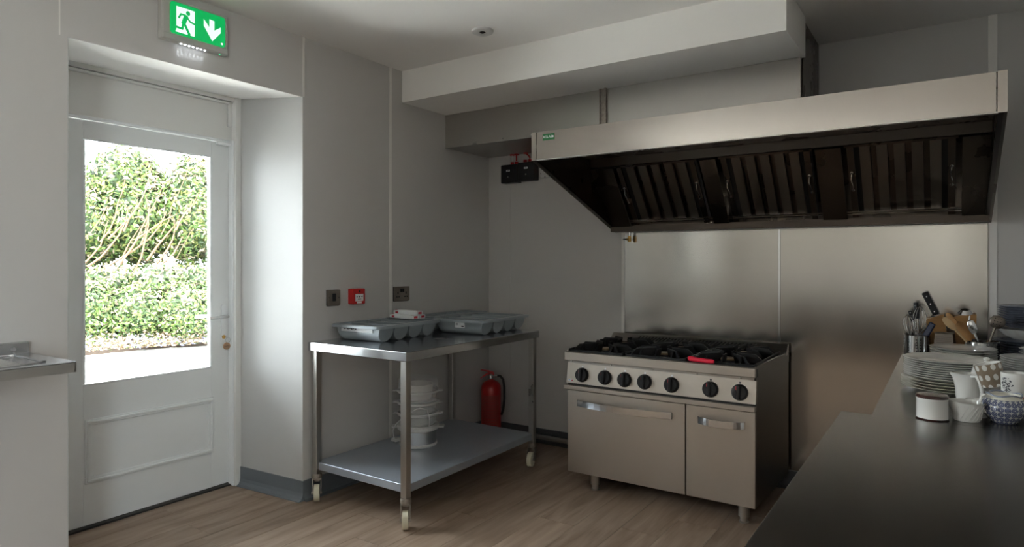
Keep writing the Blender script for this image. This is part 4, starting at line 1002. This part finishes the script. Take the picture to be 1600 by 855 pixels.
# blue stamped jug
t = vessel('teapot', 'rounded pot with blue stamped pattern and dark wavy rim', 'teapot', 3.322, -1.720, [(0,.0),(.034,.0),(.040,.006),(.058,.028),(.064,.046),(.061,.064),(.050,.078)], 'blue_pattern')
obj('shoulder', lathe(nb(), [(.0505,.0775),(.046,.082),(.047,.090),(.044,.090),(.043,.082),(.03,.07)], seg=40), 'china_edge', t, smooth=True)
obj('wavy_rim', tube(nb(), [(.047*math.cos(a), .047*math.sin(a), .091+.003*math.sin(4*a)) for a in [i*2*PI/40 for i in range(40)]], .0025, 6, closed=True), 'blue_rim', t, smooth=True)
handle(t, [(-(.050+dx)*math.cos(RA), -(.050+dx)*math.sin(RA)*1.0, z) for dx, z in ((-.004,.080),(.012,.088),(.024,.082),(.028,.066),(.022,.045),(.010,.032))], .0045, 'china')
t = vessel('pitcher', 'white pot with teal lattice pattern and orange rim at right edge', 'jug', 3.425, -1.670, [(0,.0),(.036,.0),(.044,.008),(.058,.034),(.060,.050),(.054,.066)], 'teal_pattern')
obj('shoulder', lathe(nb(), [(.0545,.0655),(.048,.076),(.036,.090),(.033,.090),(.04,.075)], seg=40), 'china', t, smooth=True)
obj('orange_rim', tube(nb(), [((.036+.018*max(0,-math.cos(a)))*math.cos(a+.6), (.036+.018*max(0,-math.cos(a)))*math.sin(a+.6), .092-.028*max(0,-math.cos(a))) for a in [i*2*PI/32 for i in range(32)]], .003, 6, closed=True), 'orange', t, smooth=True)
# tall white jug with big handle (left), teapot with lid behind
t = thing('milk_jug', 'tall white milk jug with thick handle, right of the nearest plate stack', 'jug', (3.232,-1.465,ZC))
spouted([(0,.0),(.030,.0),(.034,.006),(.038,.03),(.040,.060),(.044,.095),(.047,.112),(.044,.111),(.037,.06),(.030,.008),(0,.008)], 'china', t, .020, ang=PI+RA, lift=.006, z_from=.5)
handle(t, [(.010,-.042,.108),(.024,-.058,.112),(.034,-.062,.092),(.040,-.060,.060),(.046,-.048,.030),(.040,-.030,.014)], .0065, 'china')
t = vessel('teapot', 'white lidded teapot with round knob behind the milk jug', 'teapot', 3.290, -1.385, [(0,.0),(.035,.0),(.046,.02),(.052,.055),(.048,.105),(.040,.134),(.036,.136)], 'china')
ld = obj('lid', lathe(nb(), [(0,.168),(.006,.167),(.011,.162),(.010,.157),(.006,.154),(.008,.150),(.028,.144),(.039,.134)], seg=32), 'china', t, smooth=True)
handle(t, [((.046+dx)*.75, -(.046+dx)*.66, z) for dx, z in ((-.01,.095),(.02,.105),(.035,.085),(.030,.050),(.0,.030))], .006, 'china')
# cups and saucers
def mug(label, x, y, z, r, h, m_, rot=(0,0,0), rin='china', taper=.85, hside=0):
    t = thing('mug', label, 'mug', (x,y,z)); t.rotation_euler = rot
    obj('body', lathe(nb(), [(0,0),(r*taper,0),(r*(taper+.04),.003),(r,h)], seg=36), m_, t, smooth=True)
    obj('inside', lathe(nb(), [(r,h),(r-.0035,h),(r*taper-.0035,.006),(0,.006)], seg=36), rin, t, smooth=True)
    c, s = math.cos(hside), math.sin(hside)
    obj('handle', tube(nb(), [((r*.95+dx)*c, (r*.95+dx)*s, zz*h) for dx, zz in ((-.003,.86),(.016,.88),(.027,.7),(.027,.45),(.014,.26),(-.004,.22))], .0042, 8), rin, t, smooth=True)
    return t
mug('white straight mug standing under the tilted polka dot mug', 3.300, -1.525, ZC, .036, .058, 'china')
mug('taupe mug with white polka dots, tipped into the mug below', 3.306, -1.525, ZC+.085, .042, .080, 'dotty', rot=(0,math.radians(-15),0), hside=math.radians(60))
mug('wide white cup under the mug printed with a tree', 3.352, -1.590, ZC, .046, .052, 'china', hside=math.radians(20))
t = mug('white mug printed with a black tree, stacked in the wide cup', 3.358, -1.585, ZC+.045, .039, .100, 'china', taper=.88, hside=math.radians(20))
# the tree print lies on the glaze facing the room
bm = nb(); ca = math.radians(-128)
def onmug(a, z, r=.0360): rr = r+.0046*z/.100*1.0; return ((rr)*math.cos(a), (rr)*math.sin(a), z)
def dab(a, z, s):
    c = Vector(onmug(a, z)); rt = Vector((-math.sin(a), math.cos(a), 0)); nrm = Vector((math.cos(a), math.sin(a), 0))
    vs = [bm.verts.new(c+rt*s*math.cos(i*PI/3)+Vector((0,0,1))*s*math.sin(i*PI/3)+nrm*.0004) for i in range(6)]; bm.faces.new(vs)
random.seed(11)
for i in range(60):
    rr = math.sqrt(random.random()); th = random.random()*2*PI; dab(ca+rr*math.cos(th)*.48, .062+rr*math.sin(th)*.025, random.uniform(.0012,.0026))
for i in range(12): dab(ca+.02*math.sin(i), .018+i*.003, .0018)
for s in (-1, 1):
    for i in range(5): dab(ca+s*i*.05, .042+i*.0035, .0013)
for i in range(5): dab(ca+.24+.03*(i%2), .016+i*.0028, .0020)
obj('tree_print', bm, 'ink', t)
mug('white mug with teal glaze inside, at the far right behind', 3.43, -1.42, ZC, .044, .115, 'china', rin='teal_rim', hside=math.radians(170))
for i, (x, y, z, r) in enumerate(((3.262,-1.600,ZC,.042),(3.262,-1.680,ZC,.032))):
    o = obj('dish', lathe(nb(), [(0,.002),(r*.5,.002),(r*.52,0),(r*.6,.0),(r*.95,.040 if i == 0 else .034),(r,.043 if i == 0 else .037),(r*.95,.042 if i == 0 else .036),(r*.55,.005),(0,.005)], (0,0,0), 36), 'china', None, smooth=True)
    o.location = (x, y, z); tag(o, ('shallow white bowl between milk jug and blue pot','small white dish directly behind the cream jug')[i], 'bowl')

# ------------------------------------------------------------------ outdoors
random.seed(3)
struct('ground_yard', B(XR+.31, 16, -16, 10, -.12, -.02), 'paving'); struct('ground_terrace', B(-TH-.10, XR+.31, -16, YB-.31, -.12, -.02), 'paving')
struct('ground_paving', B(-7.75, -TH-.10, -14, 16, -.12, -.02), 'paving')
bm = nb(); prism(bm, [(-30,-10),(-7.30,-10),(-8.35,-3),(-8.15,.3),(-7.35,1.9),(-6.7,4),(-6.5,16),(-30,16)], -.10, .03, 'z')
struct('planting_bed', bm, 'soil')
def leaves(n, fn, size, seedv, mats, thick=True):
    """n small folded leaves (2 quads each); fn(i) gives centre, outward normal and material"""
    rnd = random.Random(seedv); vs = []; fs = []; mi = []
    for i in range(n):
        c, nrm, m_ = fn(rnd)
        ax = Vector((rnd.gauss(0,1), rnd.gauss(0,1), rnd.gauss(0,1))); nn = (nrm*1.2+ax*.55).normalized()
        u = nn.cross(Vector((rnd.gauss(0,1), rnd.gauss(0,1), rnd.gauss(0,1)+.01))).normalized(); v = nn.cross(u)
        s = size*rnd.uniform(.6,1.3); k = len(vs)
        vs += [tuple(c-u*s), tuple(c+v*s*.45-nn*s*.12), tuple(c+u*s), tuple(c-v*s*.45-nn*s*.12)]
        fs += [(k,k+1,k+2),(k,k+2,k+3)]; mi += [m_, m_]
    return vs, fs, mi
def leaf_obj(name, parent, vs, fs, mi, mats):
    me = bpy.data.meshes.new(name); r = parent.location
    me.from_pydata([(a-r.x, b-r.y, c-r.z) for a, b, c in vs], [], fs)
    for k in mats: me.materials.append(M[k])
    me.polygons.foreach_set('material_index', mi)
    o = bpy.data.objects.new(name, me); COL.objects.link(o); o.parent = parent; o['kind'] = 'stuff'
    return o
def shrub(name, label, cat, blobs, n, size, mats, wts, seedv, group=None, branches=0, fan=None):
    bx = sum(b[0] for b in blobs)/len(blobs); by = sum(b[1] for b in blobs)/len(blobs)
    t = thing(name, label, cat, (bx,by,.03), 0, group)
    vol = [b[3]*b[5] for b in blobs]
    def fn(rnd):
        b = rnd.choices(blobs, vol)[0]
        d = Vector((rnd.gauss(0,1), rnd.gauss(0,1), rnd.gauss(0,1))).normalized()
        if d.x < -.3: d.x = -d.x
        rr = rnd.uniform(.80, 1.02)*(1+.16*noise.noise(Vector((d.x*2.5+b[0], d.y*2.5+b[1], d.z*2.5))))
        c = Vector((b[0]+d.x*b[3]*rr, b[1]+d.y*b[4]*rr, max(.05, b[2]+d.z*b[5]*rr)))
        w_ = [x for x in wts]
        if d.z > .45 and len(w_) > 2: w_[2] *= 3.5  # more pale leaves on top, their colour standing for overexposed foliage
        return c, d, rnd.choices(range(len(mats)), w_)[0]
    vs, fs, mi = leaves(n, fn, size, seedv, mats)
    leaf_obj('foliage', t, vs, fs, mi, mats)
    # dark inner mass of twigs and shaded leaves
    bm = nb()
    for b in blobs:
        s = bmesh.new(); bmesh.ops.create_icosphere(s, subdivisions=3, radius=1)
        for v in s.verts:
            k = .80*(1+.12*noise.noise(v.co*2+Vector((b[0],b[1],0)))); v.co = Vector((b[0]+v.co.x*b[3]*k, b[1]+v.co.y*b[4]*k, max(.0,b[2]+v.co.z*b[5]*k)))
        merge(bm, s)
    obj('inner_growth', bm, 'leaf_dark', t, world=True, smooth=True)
    rnd = random.Random(seedv+5)
    for k in range(branches):
        (xa, ya, za), (dx, dy, dz) = fan(rnd, k, branches)
        L_ = rnd.uniform(.8,1.5); p = Vector((xa,ya,za)); pts = [p]
        d = Vector((dx,dy,dz)).normalized()
        for i in range(5):
            d = (d+Vector((0, rnd.gauss(0,.20), rnd.gauss(.05,.16)))).normalized(); p = p+d*L_/5; pts.append(p.copy())
        r0 = rnd.uniform(.008,.030)
        obj('branch', tube(nb(), pts, .01, 5, rs=[r0*(1-.14*i) for i in range(6)]), 'bark', t, world=True, smooth=True)
    return t
# low clipped hedge along the bed, in overlapping mounds
hb = [(-8.75+.42*i, -.1+.62*i+0, .50, .72, .62, .62+.06*math.sin(i*2.1)) for i in range(-4, 9)]
shrub('hedge', 'low dense hedge of small glossy leaves behind the flower bed', 'hedge', [(x-.35,y,z,a,b,c) for x,y,z,a,b,c in hb], 46000, .040, ['leaf_mid','leaf_dark','leaf_pale','leaf_yellow'], [5,3,1.0,1.5], 21)
hb2 = [(-9.9+.42*i, -.2+.62*i, .95, .70, .60, .45) for i in range(-4, 9)]
shrub('shrub', 'row of leafy shrubs just above the low hedge, with pale leaf tips, more on top for overexposure', 'shrub', hb2, 14000, .048, ['leaf_mid','leaf_dark','leaf_pale','leaf_yellow'], [4,3,2.2,1.5], 22)
def fanA(rnd, k, n):
    t_ = k/n; return (-9.75+.9*t_+.25, -1.1+2.9*t_, 1.20+rnd.uniform(0,.25)), (.1, .55+rnd.uniform(-.1,.5), .8+rnd.uniform(-.35,.3))
def fanB(rnd, k, n):
    t_ = k/n; return (-9.2+.5*t_+.1, .95+1.2*t_, 1.15+rnd.uniform(0,.9)), (.05, .42+rnd.uniform(-.12,.2), .95)
shrub('shrub', 'tall yellow-green shrub with arching bare stems at left', 'shrub', [(-10.7,-1.0,1.75,.75,.8,.95),(-10.6,-.1,1.9,.75,.7,.95),(-10.5,-.2,2.55,.7,.8,.65),(-11.0,-1.6,2.4,.8,.7,.8),(-11.3,-2.7,2.0,.8,.8,1.0)], 15000, .058, ['leaf_yellow','leaf_dark','leaf_pale','leaf_mid'], [3,1.4,3.2,2.5], 31, branches=13, fan=fanA)
shrub('shrub', 'taller green shrub with thick upright bare trunks at right', 'shrub', [(-10.0,1.1,2.1,.75,.7,.95),(-9.6,1.8,2.3,.7,.7,1.1),(-9.7,1.6,3.0,.7,.65,.62),(-9.2,2.6,2.4,.7,.7,1.2),(-8.9,3.7,2.3,.8,.8,1.2)], 17000, .055, ['leaf_mid','leaf_dark','leaf_pale','leaf_yellow'], [4,2.4,1.8,2.5], 32, branches=11, fan=fanB)
# plants and litter at the foot of the hedge
FB = thing('bedding_plants', 'pale blue flowers and dry stalks along the hedge foot', 'flowers', (-8.1,.8,.03)); FB['kind'] = 'stuff'
def fbed(rnd):
    t_ = rnd.random(); x = -8.30+1.15*t_+rnd.uniform(-.25,.22); y = -.6+3.2*t_; return Vector((x+.1, y, .05+abs(rnd.gauss(0,.09)))), Vector((.2,0,1)), rnd.choices((0,1,2,3), (2.0,5,2,1.2))[0]
vs, fs, mi = leaves(5200, fbed, .034, 41, None)
leaf_obj('blooms', FB, vs, fs, mi, ['petal','litter','leaf_pale','leaf_mid'])
# neighbouring rendered house and tree far beyond
HS = thing('house', 'pale rendered house far off beyond the hedge', 'building', (-22,-1,0))
obj('wall', B(-24, -20, -3.2, 1.0, 0, 4.6), 'render', HS, world=True)
obj('roof', prism(nb(), [(-24.3,4.6),(-19.7,4.6),(-22,5.6)], -3.4, 1.2, 'y'), 'render', HS, world=True)
obj('downpipe', B(-19.98, -19.9, -.32, -.22, 0, 4.6), 'leaf_dark', HS, world=True)
shrub('tree', 'small distant tree at the upper left corner of the door glass', 'tree', [(-17,-3.0,3.4,1.0,.9,1.0),(-17.2,-2.3,3.0,.9,.8,.9)], 3500, .09, ['leaf_mid','leaf_dark','leaf_pale','leaf_yellow'], [4,3,1,1], 51)
